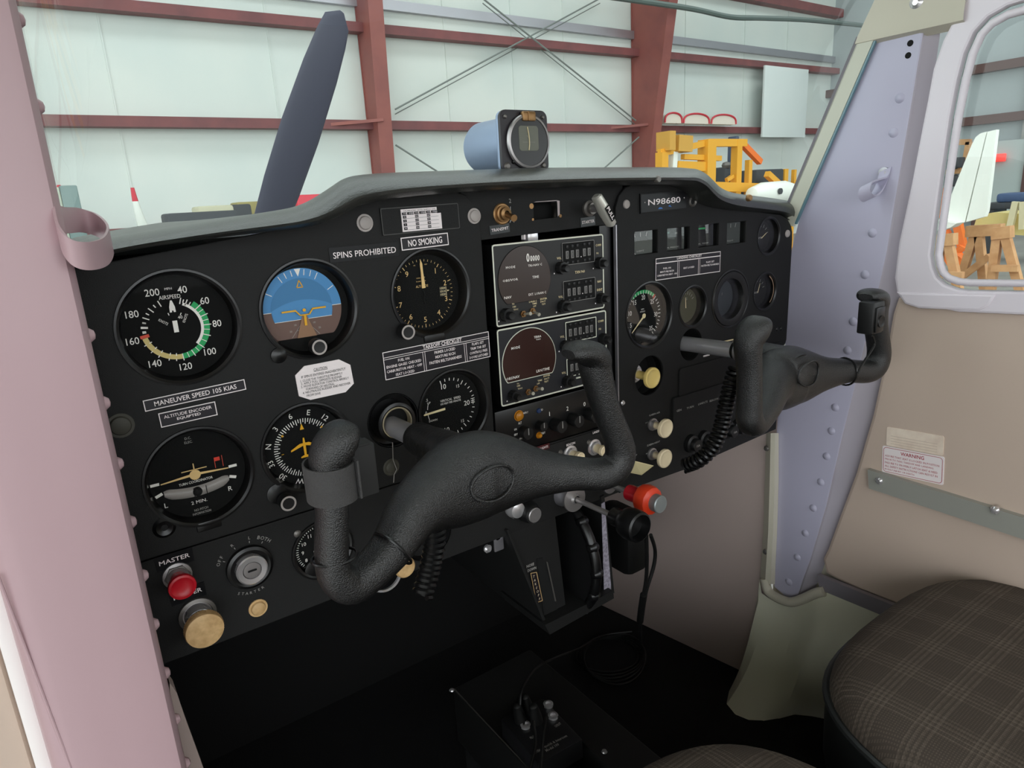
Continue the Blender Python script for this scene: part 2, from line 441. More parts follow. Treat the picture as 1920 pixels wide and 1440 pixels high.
# stored pieces and machines out in the hangar
P7 = lambda px, py: aty(px, py, 7.0)
jig = thing('yellow_frame_stand', 'tall yellow steel frame with posts, braces and tray beyond the glareshield', 'frame', (9.6, 7.0, GZ))
def jbar(name, a, c, w, m=YELF, y=7.0):
    o = Vector(jig.location); A_, C_ = aty(*a, y) - o, aty(*c, y) - o
    if name == 'post': C_ = Vector((A_.x, A_.y, 0))
    return MB().bar(A_, C_, w).build(name, m, jig)
    return MB().bar(aty(*a, y) - o, aty(*c, y) - o, w).build(name, m, jig)
jbar('post', (1326, 262), (1326, 420), 0.21); jbar('post', (1382, 262), (1386, 420), 0.13); jbar('post', (1241, 286), (1241, 400), 0.14)
jbar('post', (1404, 300), (1404, 380), 0.09); jbar('post', (1470, 317), (1470, 380), 0.12, y=7.4); jbar('post', (1489, 318), (1489, 380), 0.07, y=7.4)
jbar('top_rail', (1325, 268), (1396, 268), 0.118); jbar('diagonal_arm', (1325, 268), (1238, 288), 0.09); jbar('diagonal_arm', (1392, 270), (1425, 304), 0.092, ORNG)
jbar('beam', (1266, 311), (1322, 313), 0.14); jbar('beam', (1280, 294), (1350, 297), 0.08); jbar('beam', (1335, 350), (1480, 354), 0.15); jbar('beam', (1236, 284), (1262, 282), 0.07)
jbar('brace', (1438, 326), (1462, 348), 0.1); jbar('brace', (1362, 338), (1374, 330), 0.06)
jbar('gold_plate', (1262, 269), (1288, 271), 0.24, mat('gold plate', (206, 156, 70), 0.5)); jbar('gold_plate', (1243, 265), (1254, 265), 0.28, MATS['gold plate'])
jbar('white_post', (1263, 285), (1260, 330), 0.1, WINGW)
eng = thing('engine_block', 'dark grey engine block between the yellow posts', 'engine', tuple(aty(1358, 332, 8.2)))
MB().box(-0.22, 0.22, -0.2, 0.2, -0.28, 0.18, 0.05).build('crankcase', DARKM, eng); MB().box(-.3, .3, -.3, .3, GZ - eng.location.z, -.27, .02).build('stand', DARKM, eng)
for i in range(3): MB().lathe([(0, 0), (0.07, 0), (0.09, 0.05), (0.07, 0.1), (0, 0.12)], (-0.14 + 0.14 * i, -0.15, 0.16), (0, 0, 1), 12).build('cylinder_head', GUN, eng)
MB().box(0.2, 0.3, -0.1, 0.1, -0.1, 0.75, 0.02).build('exhaust_stack', mat('blue grey stack', (74, 84, 104), 0.5), eng)
crate = tag(MB().box(-0.42, 0.42, -0.2, 0.2, -0.16, 0.14, 0.03).build('tool_crate', DARKM, None, tuple(aty(1427, 333, 7.5))), 'dark grey crate behind the low yellow beam', 'crate')
tank = thing('white_fairing', 'white round-ended fairing with dark cap under the yellow frame', 'fairing', tuple(aty(1455, 362, 6.6)))
MB().lathe([(0, -0.75), (0.12, -0.68), (0.19, -0.4), (0.2, 0.2), (0.12, 0.6), (0, 0.75)], d=(1, 0, 0), seg=18).build('shell', WINGW, tank); MB().box(-.06, .06, -.06, .06, GZ - tank.location.z, -.17, .01).build('stand_post', GUN, tank); MB().box(-.3, .3, -.25, .25, GZ - tank.location.z, GZ - tank.location.z + .06, .01).build('stand_foot', GUN, tank)
MB().lathe([(0, 0), (0.05, 0), (0.05, 0.03), (0, 0.03)], (-0.2, -0.2, 0.03), seg=14).build('cap', DARKM, tank)
for i, (a, c, lab) in enumerate(((1245, 1277, 'short white wing tip with red edge stored on the wall girt by the steel column'), (1280, 1328, 'longer white wing tip with red edge lying along the wall girt'), (1332, 1378, 'third white wing tip with red edge farther along the wall girt'))):
    p, q = aty(a, 238, 10.5), aty(c, 240, 10.5); L = (q.x - p.x) / 2
    t = thing('wing_tip', lab, 'wing', ((p.x + q.x) / 2, 10.6, 1.66), group='wing tips stored on the girt')
    n = 14
    rows = [[(L * cos(pi * (1 - k / n)), y, 0.21 * sin(pi * k / n) ** 0.6) for k in range(n + 1)] for y in (-0.12, 0.06)]
    b = MB().grid(rows); b.add([r for r in rows[0]], [tuple(range(n + 1))]); b.add([r for r in rows[1]], [tuple(range(n + 1))]); b.build('skin', mat('cream dope', (232, 220, 206), .5) if 'cream dope' not in MATS else MATS['cream dope'], t)
    MB().tube([(L * cos(pi * (1 - k / n)), -0.13, 0.21 * sin(pi * k / n) ** 0.6 + 0.01) for k in range(n + 1)], 0.022, 6).build('red_edge', WRED, t)
tag(MB().box(-0.95, 0.95, -0.03, 0.03, -0.85, 0.85, 0.01).build('insulation_board', mat('pale board', (222, 228, 226), 0.6), None, tuple(aty(1472, 193, 10.6))), 'large white board leaning on the far wall near its corner', 'board')
pth = [aty(1100, -12, 9.6), aty(1200, 2, 9.6), aty(1300, 17, 9.6), aty(1370, 32, 9.6), aty(1430, 34, 9.6), aty(1520, 38, 9.6), aty(1640, 50, 9.6)]
tag(MB().tube(smooth_path([tuple(p) for p in pth]), 0.055, 8).build('conduit_pipe', mat('dark green grey pipe', (92, 104, 100), 0.5)), 'dark sagging conduit pipe crossing high in front of the far wall', 'pipe')
# left of the propeller
tw = thing('grey_cabinet', 'grey green upright cabinet seen past the hanging strap loop', 'cabinet', tuple(aty(137, 400, 6.0)))
MB().box(-0.06, 0.06, -0.1, 0.1, -1.35, 0.21, 0.01).build('body', mat('grey green', (120, 140, 138), 0.6), tw)
MB().box(-0.12, -0.06, -0.1, 0.1, -1.35, 0.20, 0.01).build('side_panel', mat('pale green', (198, 208, 190), 0.6), tw)
def blade(px, rz, lab, top, bot, y=6.4):
    t = thing('white_winglet', lab, 'winglet', tuple(aty(*bot, y)), group='white winglets with red tips')
    o = Vector(t.location); a = aty(*top, y) - o
    st = []
    for k in range(8):
        u = k / 7; c = Vector((a.x * (1 - (1 - u) ** 1.8), 0, a.z * u)); wdt = 0.10 - 0.07 * u + (0.09 if k == 0 else 0)
        st.append((c, Vector((wdt / 2, 0, 0)), Vector((0, 0.03, 0))))
    MB().sweep(st[:6], 12).build('blade', WINGW, t); MB().box(-.10, .10, -.08, .08, GZ - o.z, .02, .02).build('stand', DARKM, t); MB().sweep(st[5:], 12).build('red_tip', WRED, t)
blade(250, 0, 'slim white winglet with red tip rising over the dash edge', (248, 352), (273, 440))
blade(110, 0, 'white winglet whose red tip shows beside the grey cabinet', (110, 347), (112, 400))
for i, (px, py, w, h, m, lab) in enumerate(((375, 410, .5, .10, DARKM, 'long dark toolbox lying low beyond the dash edge'), (400, 402, .28, .14, mat('pale junk', (190, 186, 160), .7), 'pale cloth bundle on top of the dark toolbox'), (430, 399, .34, .14, DARKM, 'dark machine part in the clutter heap'), (462, 394, .24, .16, mat('olive box', (150, 140, 90), .7), 'olive box at the end of the clutter heap beside the propeller'), (495, 392, .3, .14, mat('moss box', (120, 126, 96), .7), 'mossy green box behind the propeller root'))):
    t = tag(MB().box(-w / 2, w / 2, -.15, .15, -h - 1.0, h * .5, .02).build('clutter_box', m, None, tuple(aty(px, py, 5.2 + .55 * i))), lab, 'box')
tag(MB().box(-.22, .22, -.1, .1, -1.2, .05, .02).build('red_toolbox', WRED, None, tuple(aty(590, 374, 6.5))), 'bright red tool chest peeking out right of the propeller', 'toolbox')

# through the passenger door window
P9 = lambda px, py, x=9.0: atx(px, py, x)
fin = thing('aircraft_tail_fin', 'white aircraft tail fin with hinge line resting on sawhorses', 'tail fin', tuple(P9(1815, 405)))
of = Vector(fin.location)
def yz(px, py, x=9.0): p = P9(px, py, x) - of; return (p.y, p.z)
def slab(pts, x0, x1, name, m, par): 
    b = MB(); n = len(pts); b.add([(x0, *p) for p in pts] + [(x1, *p) for p in pts], [tuple(range(n)), tuple(range(2 * n - 1, n - 1, -1))] + [(i, i + n, (i + 1) % n + n, (i + 1) % n) for i in range(n)]); return b.build(name, m, par)
slab([yz(*q) for q in ((1853, 247), (1842, 250), (1833, 257), (1826, 270), (1768, 412), (1812, 416))], -.05, .05, 'fin', WINGW, fin)
slab([yz(*q) for q in ((1871, 243), (1854.5, 247), (1814, 416), (1849, 406), (1853, 395))], -.04, .04, 'rudder', WINGW, fin)
slab([yz(*q) for q in ((1750, 408), (1768, 411), (1812, 416), (1800, 424), (1780, 430), (1750, 424))], -.25, -.05, 'root_fairing', WINGW, fin)
def sawhorse(lab, beam, legs, cross, x=8.8):
    t = thing('sawhorse', lab, 'sawhorse', (x, 2.0, GZ), group='wooden sawhorses by the tail fin'); o = Vector(t.location)
    MB().bar(P9(*beam[0], x) - o, P9(*beam[1], x) - o, 0.13).build('beam', WOOD, t)
    for a, c in legs: MB().bar(P9(*a, x) - o, P9(*c, x) - o, 0.085).build('leg', WOOD, t)
    for a, c in cross: MB().bar(P9(*a, x - .1) - o, P9(*c, x - .1) - o, 0.07).build('cross_board', WOOD, t)
sawhorse('wooden sawhorse at the forward corner of the door window', ((1746, 452), (1792, 448)), (((1762, 455), (1757, 530)), ((1779, 456), (1798, 548))), (((1757, 514), (1806, 516)),), 8.4)
sawhorse('wooden sawhorse in the middle with a long plank top', ((1814, 434), (1880, 430)), (((1828, 440), (1803, 520)), ((1836, 440), (1846, 545))), (((1806, 518), (1856, 480)),), 9.2)
sawhorse('wooden sawhorse farthest aft under the plank', ((1862, 438), (1898, 434)), (((1871, 440), (1857, 548)), ((1886, 444), (1914, 548))), (((1860, 503), (1910, 503)),), 8.8)
hoist = thing('orange_hoist', 'orange painted hoist with curled cord behind the tail fin', 'hoist', (10.5, 2.4, GZ)); oh = Vector(hoist.location)
for a, c in (((1768, 352), (1766, 408)), ((1796, 420), (1806, 470)), ((1768, 425), (1775, 440)), ((1762, 455), (1795, 510))):
    MB().bar(P9(*a, 10.5) - oh, P9(*c, 10.5) - oh, 0.1).build('tube', ORNG, hoist)
MB().tube([P9(1800 + 6 * cos(k * .9), 462 + k * 3.4, 10.4) - oh for k in range(12)], 0.05, 8).build('cord', ORNG, hoist)
yf = thing('yellow_fuselage', 'pale yellow aircraft fuselage frame behind the sawhorses', 'fuselage', tuple(P9(1890, 415, 11))); oy = Vector(yf.location)
slab([((P9(*q, 11) - oy).y, (P9(*q, 11) - oy).z) for q in ((1850, 402), (1880, 396), (1960, 400), (1960, 440), (1840, 432))], -.3, .3, 'side_sheet', mat('pale yellow', (214, 196, 128), .6), yf)
MB().bar(P9(1894, 425, 10.6) - oy, P9(1905, 378, 10.6) - oy, .07).build('strut', mat('pale strut', (216, 206, 170), .6), yf); MB().bar(P9(1916, 430, 10.6) - oy, P9(1918, 378, 10.6) - oy, .06).build('strut', MATS['pale strut'], yf)
bench = thing('workbench', 'dark workbench piled with blue and grey gear', 'workbench', tuple(P9(1905, 378, 13)))
MB().box(-.3, .3, -1.2, .35, -.1, 0, .02).build('bench_top', DARKM, bench); MB().box(-.25, .25, -.9, .2, 0, .14, .04).build('blue_tarp', BLUEC, bench)
for y in (-1.1, .25): MB().box(-.25, .25, y - .05, y + .05, -1.2, -.1).build('leg', DARKM, bench)
d2 = struct(MB().box(19.3, 19.4, 5.9, 6.75, GZ, 0.9).build('door_2', mat('grey door', (178, 188, 186), .6)), 'pale grey hangar door with frame beyond the tail fin')
for y in (5.85, 6.8): MB().box(19.24, 19.42, y - .05, y + .05, GZ, 0.98).build('frame', BROWNG, d2)
lamp = thing('red_exit_light', 'small glowing red exit light on the hangar side wall', 'light', tuple(P9(1871, 296, 19.2)))
RG = mat('red glow', (255, 60, 50), .5); RG.node_tree.nodes['Principled BSDF'].inputs['Emission Color'].default_value = (1, .05, .04, 1); RG.node_tree.nodes['Principled BSDF'].inputs['Emission Strength'].default_value = 0.8
MB().box(-.05, .05, -.16, .16, -.09, .09, .02).build('housing', RG, lamp); MB().box(.02, .2, -.03, .03, -.03, .03).build('bracket', DARKM, lamp)
rk = thing('wall_rack', 'wooden rack of small parts on the hangar side wall', 'rack', tuple(P9(1790, 300, 18.8))); ork = Vector(rk.location)
for a, c in (((1785, 267), (1820, 266)), ((1818, 266), (1812, 300)), ((1772, 322), (1802, 320))): MB().bar(P9(*a, 18.8) - ork, P9(*c, 18.8) - ork, .13).build('rail', WOOD, rk)
for q in ((1783, 308), (1795, 305), (1780, 338), (1790, 340)): p = P9(*q, 18.7) - ork; MB().box(p.x - .1, p.x + .1, p.y - .15, p.y + .15, p.z - .12, p.z + .12, .02).build('bin', DARKM, rk)

# ================================================================ NOSE AND PROPELLER
pr = thing('propeller', 'matt dark two-blade propeller, one blade standing up ahead of the windshield', 'propeller', (0.440, 1.40, -0.074))
def pblade(sgn, name):
    L = 0.890; ax = Vector((0.445, 0, 0.895)) * sgn; tx = Vector((0.895, 0, -0.445)) * sgn; st = []
    for u, wd, th, tw in ((0.05, .07, .05, 48), (.15, .10, .035, 40), (.3, .128, .026, 32), (.42, .14, .022, 28), (.6, .142, .018, 24), (.8, .124, .013, 20), (.91, .104, .010, 18), (.965, .086, .008, 17), (1.0, .016, .004, 17)):
        t = radians(tw); c = ax * (L * u) + tx * (.004 if u > .98 else 0)
        A = tx * cos(t) + Vector((0, 1, 0)) * sin(t); B = tx * (-sin(t)) + Vector((0, 1, 0)) * cos(t)
        st.append((c, A * wd / 2, B * th / 2))
    MB().sweep(st, 20, 2.0).build(name, PROP, pr)
pblade(1, 'blade'); pblade(-1, 'blade')
MB().lathe([(0, .16), (.04, .14), (.09, .05), (.11, -.04), (.11, -.07), (0, -.07)], d=(0, 1, 0)).build('spinner', PROP, pr)
cowl = thing('engine_cowling', 'white engine cowling ahead of the windshield', 'cowling', (0.442, 0.5, -0.1))
MB().sweep([((0, .02, -.1), (.40, 0, 0), (0, 0, .30)), ((0, .35, -.08), (.38, 0, 0), (0, 0, .27)), ((0, .7, -.05), (.32, 0, 0), (0, 0, .20)), ((0, .80, -.02), (.22, 0, 0), (0, 0, .13))], 28, 3).build('shell', WINGW, cowl)

# ================================================================ CABIN SHELL
cf = struct(MB().box(-0.05, 0.95, -1.3, 0.45, -0.70, -0.64).build('floor.001', CARPET), 'black carpeted cabin floor')
struct(MB().box(-0.05, 0.95, 0.45, 0.47, -0.7, 0.16).build('wall_front', DEEP), 'dark firewall behind the panel')
struct(MB().box(-0.06, 0.005, -0.06, 0.45, -0.7, 0.165).build('wall_left', mat('dark side lining', (30, 28, 28), .8)), 'dark lining beside the pilot footwell')
kx = lambda y: 0.877 - 0.17 * (y - 0.03)
def onkick(px, py):
    lo, hi = -0.2, 0.6
    d = ray(px, py); # X = .877-.25(y-.03)
    s = (0.877 + 0.0075 - 0.25 * CAM.y - CAM.x) / (d.x + 0.25 * d.y); return CAM + d * s
kw = struct(MB().grid([[(kx(y) + 0.006 * max(0, min(1, (-z - .5) / .12)), y, z) for z in (0.16, -.1, -.2, -.3, -.4, -.47, -.52, -.56, -.60, -.655)] for y in (.012, .03, .1, .2, .3, .45)]).build('wall_right.001', KICK), 'taupe kick panel beside the passenger footwell')
# moulding strip between kick panel and door post
P0 = [(.868, .018 , z) for z in (-.155,)]
top, bot = [(1437, 812), (1434, 900), (1431, 1000), (1427, 1060), (1424, 1100)], [(1457, 812), (1457, 900), (1454, 1000), (1451, 1060), (1450, 1095)]
tm = struct(MB().grid([[atx(a[0], a[1], .868), atx(a[0] * .6 + c[0] * .4, a[1], .858), atx(a[0] * .2 + c[0] * .8, c[1], .860), atx(c[0] + 3, c[1], .869)] for a, c in zip(top, bot)]).build('trim_3', CREAM), 'cream moulded strip along the door post')
for q in ((1437, 841), (1435, 1035)):
    MB().lathe([(0, .003), (.003, .0025), (.0045, 0)], atx(*q, .860), (-1, 0, 0), 14).build('screw', GUN, tm)
# moulded lower corner below the post
TC = [(1424, 1085), (1428, 1112), (1444, 1124), (1466, 1132), (1488, 1133), (1512, 1125), (1535, 1113), (1560, 1111), (1590, 1115), (1620, 1122), (1660, 1138), (1720, 1166), (1800, 1210)]
BC = [(1398, 1262), (1366, 1298), (1361, 1322), (1378, 1343), (1402, 1353), (1430, 1354), (1460, 1349), (1490, 1341), (1520, 1344), (1550, 1350), (1600, 1356), (1680, 1366), (1800, 1400)]
rows = []
for i, (a, c) in enumerate(zip(TC, BC)):
    r = []
    T = atx(*a, .866); B = atz(*c, -.642)
    for k in range(13):
        u = k / 12; f = .42 * u + .58 * u ** 3.5; P = T.lerp(B, u); Q = T.lerp(B, f)
        r.append(Vector((Q.x - (0.014 * sin(i * 1.15) if 0 < i < 9 else 0) * sin(pi * u) ** .6, Q.y, P.z)))
    rows.append(r)
cor = struct(MB().grid(rows).build('baseboard_right', FOOT), 'cream moulded floor corner below the door post')
edge = [atx(1434, 1085, .862), atx(1440, 1108, .860), atx(1456, 1120, .858), atx(1482, 1129, .856), atx(1505, 1123, .858), atx(1530, 1112, .860), atx(1545, 1109, .862)]
MB().tube(smooth_path([tuple(p) for p in edge], 5), 0.0075, 10).build('rolled_edge', CREAM, cor)
# right door post
FE = [(1636, 62), (1570, 235), (1503, 395), (1484, 470), (1478, 560), (1472, 650), (1462, 740), (1456, 815), (1454, 950), (1450, 1060), (1452, 1100), (1485, 1128)]
CR = [(1728, 62), (1699, 235), (1672, 395), (1660, 470), (1640, 560), (1617, 650), (1596, 740), (1577, 815), (1546, 950), (1516, 1050), (1502, 1088), (1492, 1120)]
AE = [(1764, 55), (1738, 235), (1716, 395), (1708, 470), (1697, 560), (1675, 650), (1652, 740), (1632, 815), (1590, 950), (1556, 1050), (1543, 1085), (1532, 1112)]
rows = [[atx(*f, .870), atx(*c, .868), atx(c[0] + 3, c[1], .8690), atx(c[0] * .85 + a[0] * .15, c[1], .873), atx(*a, .888)] for f, c, a in zip(FE, CR, AE)]
post = struct(MB().grid([r[:3] for r in rows]).build('trim_2', POSTR), 'grey riveted door post tinted lilac for sky light on the passenger side')
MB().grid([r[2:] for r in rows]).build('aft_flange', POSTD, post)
for q in ((1687.6, 184), (1675.7, 249), (1600, 603), (1589, 657), (1566, 764), (1559, 808), (1550, 855.6), (1539, 904), (1525, 952.6), (1510, 1000), (1495, 1045), (1479, 1091), (1636, 437), (1622, 515)):
    MB().lathe([(0, .003), (.0035, .0024), (.0058, .0003), (.006, -.001)], atx(*q, .8685), (-1, 0, 0), 14).build('rivet', POSTR, post)
for q in ((1707, 81), (1703, 104)):
    MB().lathe([(0, .0006), (.0035, .0006), (.0035, -.001)], atx(*q, .8685), (-1, 0, 0), 12).build('rivet_hole', DEEP, post)
hk = thing('strap_loop', 'small lilac grey strap loop screwed to the passenger door post', 'strap', tuple(atx(1657, 324, .866)), group='door post strap loops')
oh2 = Vector(hk.location)
def ribbon(path, wv, th=0.001):
    b = MB(); wv = Vector(wv); P = [Vector(p) for p in path]; rows = []
    for i, p in enumerate(P):
        t = (P[min(i + 1, len(P) - 1)] - P[max(i - 1, 0)]).normalized(); n = t.cross(wv.normalized()).normalized() * th
        rows.append([p - wv / 2 - n, p + wv / 2 - n, p + wv / 2 + n, p - wv / 2 + n, p - wv / 2 - n])
    return b.grid(rows)
lp = smooth_path([tuple(atx(*q, x) - oh2) for q, x in (((1660, 318), .865), ((1654, 336), .862), ((1640, 341), .845), ((1625, 347), .832), ((1620, 362), .830), ((1628, 372), .838), ((1640, 366), .852), ((1650, 350), .862), ((1656, 334), .8655))], 5)
ribbon(lp, (0.004, -0.012, 0.006)).build('loop', POSTR, hk)
MB().lathe([(0, .0026), (.003, .0022), (.0048, .0008), (.0066, .0006), (.0066, -.002)], (0, 0, 0), (-1, 0, 0), 18).build('screw', ALU, hk)
# left door post, outer face toward the pilot door
prof = [(.0135, -.045), (.0135, -.088), (.0128, -.0965), (.0095, -.1015), (.004, -.103), (-.012, -.1045), (-.03, -.106), (-.045, -.107), (-.052, -.106), (-.057, -.102), (-.059, -.095), (-.060, -.05)]
rows = [[(x + (0.001 if z > .2 else 0), y - 0.03 * max(0, z - .2), z) for x, y in prof] for z in (-.7, -.4, -.2, 0, .2, .4, .6, .75)]
lpst = struct(MB().grid(rows).build('trim_1', POSTL), 'grey riveted door post tinted pink for warm light on the pilot side')
for q in ((12, 36), (52, 200), (154, 630), (186, 757), (214, 870), (240, 979), (264, 1079), (286, 1170), (307, 1261), (327, 1348), (347, 1429)):
    p = aty(*q, -.085); MB().lathe([(0, .0032), (.0025, .0026), (.0042, .0004), (.0045, -.001)], (.0135, -.086, p.z), (1, 0, 0), 14).build('rivet', POSTL, lpst)
MB().tube([aty(0, 1070, -.1) + Vector((-.001, -.006, 0)), aty(140, 1440, -.1) + Vector((-.001, -.006, -.0)), aty(200, 1600, -.1)], .0010, 8).build('edge_bead', POSTL, lpst)
ll = thing('strap_loop.001', 'wide pinkish strap loop hanging from the pilot door post', 'strap', tuple(aty(105, 380, -.08)), group='door post strap loops')
ol = Vector(ll.location)
pp = [((98, 372), -.09), ((108, 395), -.085), ((118, 412), -.07), ((150, 413), -.03), ((185, 424), -.03), ((206, 446), -.055), ((198, 470), -.09), ((170, 480), -.11), ((138, 475), -.115), ((115, 450), -.11), ((106, 415), -.10), ((103, 385), -.092)]
ribbon(smooth_path([tuple(aty(*q, y) - ol) for q, y in pp], 6), (0.0, -0.002, 0.0155), .0007).build('loop', POSTL, ll)
lin_ = MB(); P = [aty(*q, -.03) for q in ((318, 1280), (332, 1300), (345, 1340), (385, 1450), (420, 1560), (330, 1560))]
n = len(P); lin_.add(P + [p + Vector((0, .02, 0)) for p in P], [tuple(range(n)), tuple(range(2 * n - 1, n - 1, -1))] + [(i, i + n, (i + 1) % n + n, (i + 1) % n) for i in range(n)])
struct(lin_.build('trim_6', KICK), 'taupe lining strip behind the foot of the pilot door post')
# pilot door standing open outside
pd = struct(MB().box(-1.0, -.0675, -.085, -.05, -.50, .10, .01).build('door_3', TAN), 'open pilot door with tan panel outside the post')
MB().box(-.0670, -.0585, -.092, -.06, -.60, .14, .001).build('door_edge', mat('white door edge', (250, 244, 242), .5), pd)
# headliner and roof
hd = struct(MB().grid([[Vector((x, y0 - 0.42 * (z - .35) if i == 0 else y0 - .02 - .42 * (z - .35) if i == 1 else y0 - .115 if i == 2 else y0 - .118, z)) for (x, z) in ((.876, .342), (.862, .348), (.861, .356), (.866, .40), (.862, .45), (.84, .50), (.79, .54), (.70, .56), (.5, .565))] for i, y0 in enumerate((-.076, -.078, -.078, -.076))]).build('trim_4', CREAM), 'cream headliner corner above the door post')
MB().lathe([(0, .004), (.003, .004), (.004, .003), (.0055, .0025), (.008, .0008), (.008, 0)], atx(1719, 5, .8645), (-1, 0, 0), 20).build('screw', CHROME, hd)
struct(MB().box(-.05, .95, -1.3, -.19, .56, .60).build('ceiling', CREAM), 'cream cabin headliner')
wing = tag(MB().box(-5.0, 6.0, -1.35, .05, .64, .80, .05).build('high_wing', WINGW), 'white high wing above the cabin', 'wing')
struct(MB().box(-.05, .95, -1.32, -1.3, -.7, .02).build('wall_back', KICK), 'taupe cabin rear bulkhead below the rear window')
# windshield
NX, NZ = 26, 12
rows = []
for j in range(NZ + 1):
    u = j / NZ; z = .10 + u * .46; e = -.012 - .415 * (z - .148) ; bulge = .40 - .20 * u
    rows.append([(.010 + .858 * (0.5 - 0.5 * cos(pi * i / NX)), e + bulge * (sin(pi * i / NX)) ** 1.0, z) for i in range(NX + 1)])
ws = struct(MB().grid(rows).build('window_1', GLASS_W), 'curved clear windshield')
a, c = Vector((.866, -.100, .355)), Vector((.866, -.006, .135))
MB().obox((a + c) / 2 + Vector((0, .010, 0)), (c - a) / 2, Vector((.003, 0, 0)), Vector((0, .0085, .004))).build('seal_strip', SEAL, ws)
MB().obox((a + c) / 2 + Vector((-.001, .0215, .0)), (c - a) / 2, Vector((.002, 0, 0)), Vector((0, .0025, .001))).build('seal_bead', mat('grey sealant', (120, 116, 122), .6), ws)
MB().obox((a + c) / 2 + Vector((0, -.0005, 0)), (c - a) / 2, Vector((.002, 0, 0)), Vector((0, .002, .001))).build('glass_edge', mat('teal glass edge', (104, 140, 150), .2), ws)
# passenger door
d1 = thing('door_1', 'passenger door with white window frame and tan padded lower panel', 'door', (.88, -.5, 0)); d1['kind'] = 'structure'
od = Vector(d1.location)
def dl(px, py, x=.870): p = atx(px, py, x); return (p.y - od.y, p.z)
inner = [(-.80 - od.y, .060)] + [dl(*q) for q in ((1920, 551), (1870, 550), (1820, 549), (1795, 546), (1770, 537), (1754, 522), (1746, 503), (1742, 478), (1747, 440), (1762, 330), (1778, 222), (1792, 150), (1805, 100), (1824, 58), (1852, 28), (1890, 6), (1920, -3))] + [(-.32 - od.y, .368), (-.80 - od.y, .372)]
outer = [(-.86 - od.y, .030)] + [dl(*q) for q in ((1920, 585), (1800, 580), (1705, 562), (1688, 545), (1684, 520), (1692, 455), (1716, 345), (1736, 240), (1746, 190), (1757, 130), (1775, 78), (1797, 35), (1822, -6), (1860, -40))] + [(-.30 - od.y, .42), (-.86 - od.y, .425)]
def plateX(outer, holes, x0, th, bev, name, m, par):
    return MB().plate(outer, holes, x0, th, bev, 'x').build(name, m, par)
plateX(outer, [inner], -.014, .012, .003, 'window_frame', FRAME, d1)
mid_unused = [((a[0] * .42 + b[0] * .58), (a[1] * .42 + b[1] * .58)) for a, b in zip(inner, [outer[0]] + [min(outer, key=lambda o: hypot(o[0] - q[0], o[1] - q[1])) for q in inner[1:-2]] + outer[-2:])]
MB().tube([(-.0135, p[0], p[1]) for p in offset_loop(inner, -.012)], .0042, 10, closed=True).build('frame_ridge', FRAME, d1)
MB().tube([(-.004, p[0], p[1]) for p in inner], .003, 8, closed=True).build('glass_seal', mat('green glass edge', (150, 196, 184), .2), d1)
slabm = MB(); n = len(inner); slabm.add([(0, *p) for p in inner], [tuple(range(n))]); slabm.build('pane', GLASS_W, d1)
pan_out = [(-.86 - od.y, .055)] + [dl(*q, .874) for q in ((1920, 562), (1850, 566), (1780, 566), (1715, 562), (1688, 566), (1680, 590), (1668, 660), (1642, 780), (1610, 890), (1578, 975), (1556, 1035), (1548, 1050), (1553, 1072), (1572, 1083), (1620, 1105), (1700, 1136), (1735, 1152))] + [(-.40 - od.y, -.395), (-.86 - od.y, -.42)]
plateX(pan_out, [], -.006, .020, .005, 'lower_panel', TAN, d1)
led = [dl(*q, .866) for q in ((1690, 552), (1860, 556), (1852, 570), (1835, 578), (1725, 574), (1700, 566))]
plateX(led, [], -.016, .012, .003, 'sill_ledge', FRAME, d1)
ra, rb = atx(1632, 896, .872) - od, atx(1935, 992, .872) - od; rb = ra + (rb - ra) * 2.4
rl = MB().obox((ra + rb) / 2, (rb - ra) / 2, Vector((.006, 0, 0)), Vector((0, .002, .0132)))
r_o = rl.build('arm_rail', GREYR, d1)
for q in ((1648, 902), (1865, 957)):
    p = atx(*q, .864) - od; MB().lathe([(0, .0035), (.003, .003), (.005, .0005), (.005, -.003)], p, (-1, 0, 0), 16).build('screw', CHROME, r_o)
sill = struct(MB().obox((atx(1537, 1090, .868) + atx(1740, 1172, .868)) / 2, (atx(1740, 1172, .868) - atx(1537, 1090, .868)) / 2, Vector((.004, 0, 0)), Vector((0, .003, .011))).build('trim_5', mat('door sill grey', (138, 132, 140), .5)), 'grey door sill strip below the passenger door')
struct(MB().box(.885, .90, -1.3, .01, -.7, -.36).build('wall_right.002', CREAM), 'cream lower cabin side below the door')
struct(MB().box(.885, .90, -1.3, -.86, -.4, .6).build('wall_right.003', CREAM), 'cream cabin side aft of the door')
struct(MB().plate([(-.9, .42), (-.17, .42), (-.17, .6), (-.9, .6)], [], .88, .02, .001, 'x').build('wall_right.004', CREAM), 'cream cabin side above the door')

# ================================================================ INSTRUMENT PANEL
MM = 0.001
panel = thing('instrument_panel', 'black crackle aircraft instrument panel spanning the cabin', 'panel', (0.442, 0, 0.0))
PX, PZ = 0.442, 0.0
def pl(px, py): x, z = pan(px, py); return (x - PX, z - PZ)
def wl(x, z): return (x - PX, z - PZ)
HOLES = {  # measured opening centre x, z and radius
 'asi': (.0764, .1084, .042), 'ai': (.1773, .1086, .0401), 'alt': (.2935, .1079, .0397), 'tc': (.0705, -.0123, .0394), 'dg': (.159, -.0106, .0384),
 'vsi': (.3080, -.0090, .0385), 'rpm': (.584, .046, .0382), 'ring': (.7363, .0462, .0364), 's1': (.8144, .1217, .0237), 's2': (.8111, .0472, .0247), 's3': (.6618, .046, .0249)}
cl = pan(606, 1030); HOLES['clock'] = (cl[0], cl[1], 0.0262)
def H(*k): return [circ(HOLES[i][0] - PX, HOLES[i][1], HOLES[i][2]) for i in k]
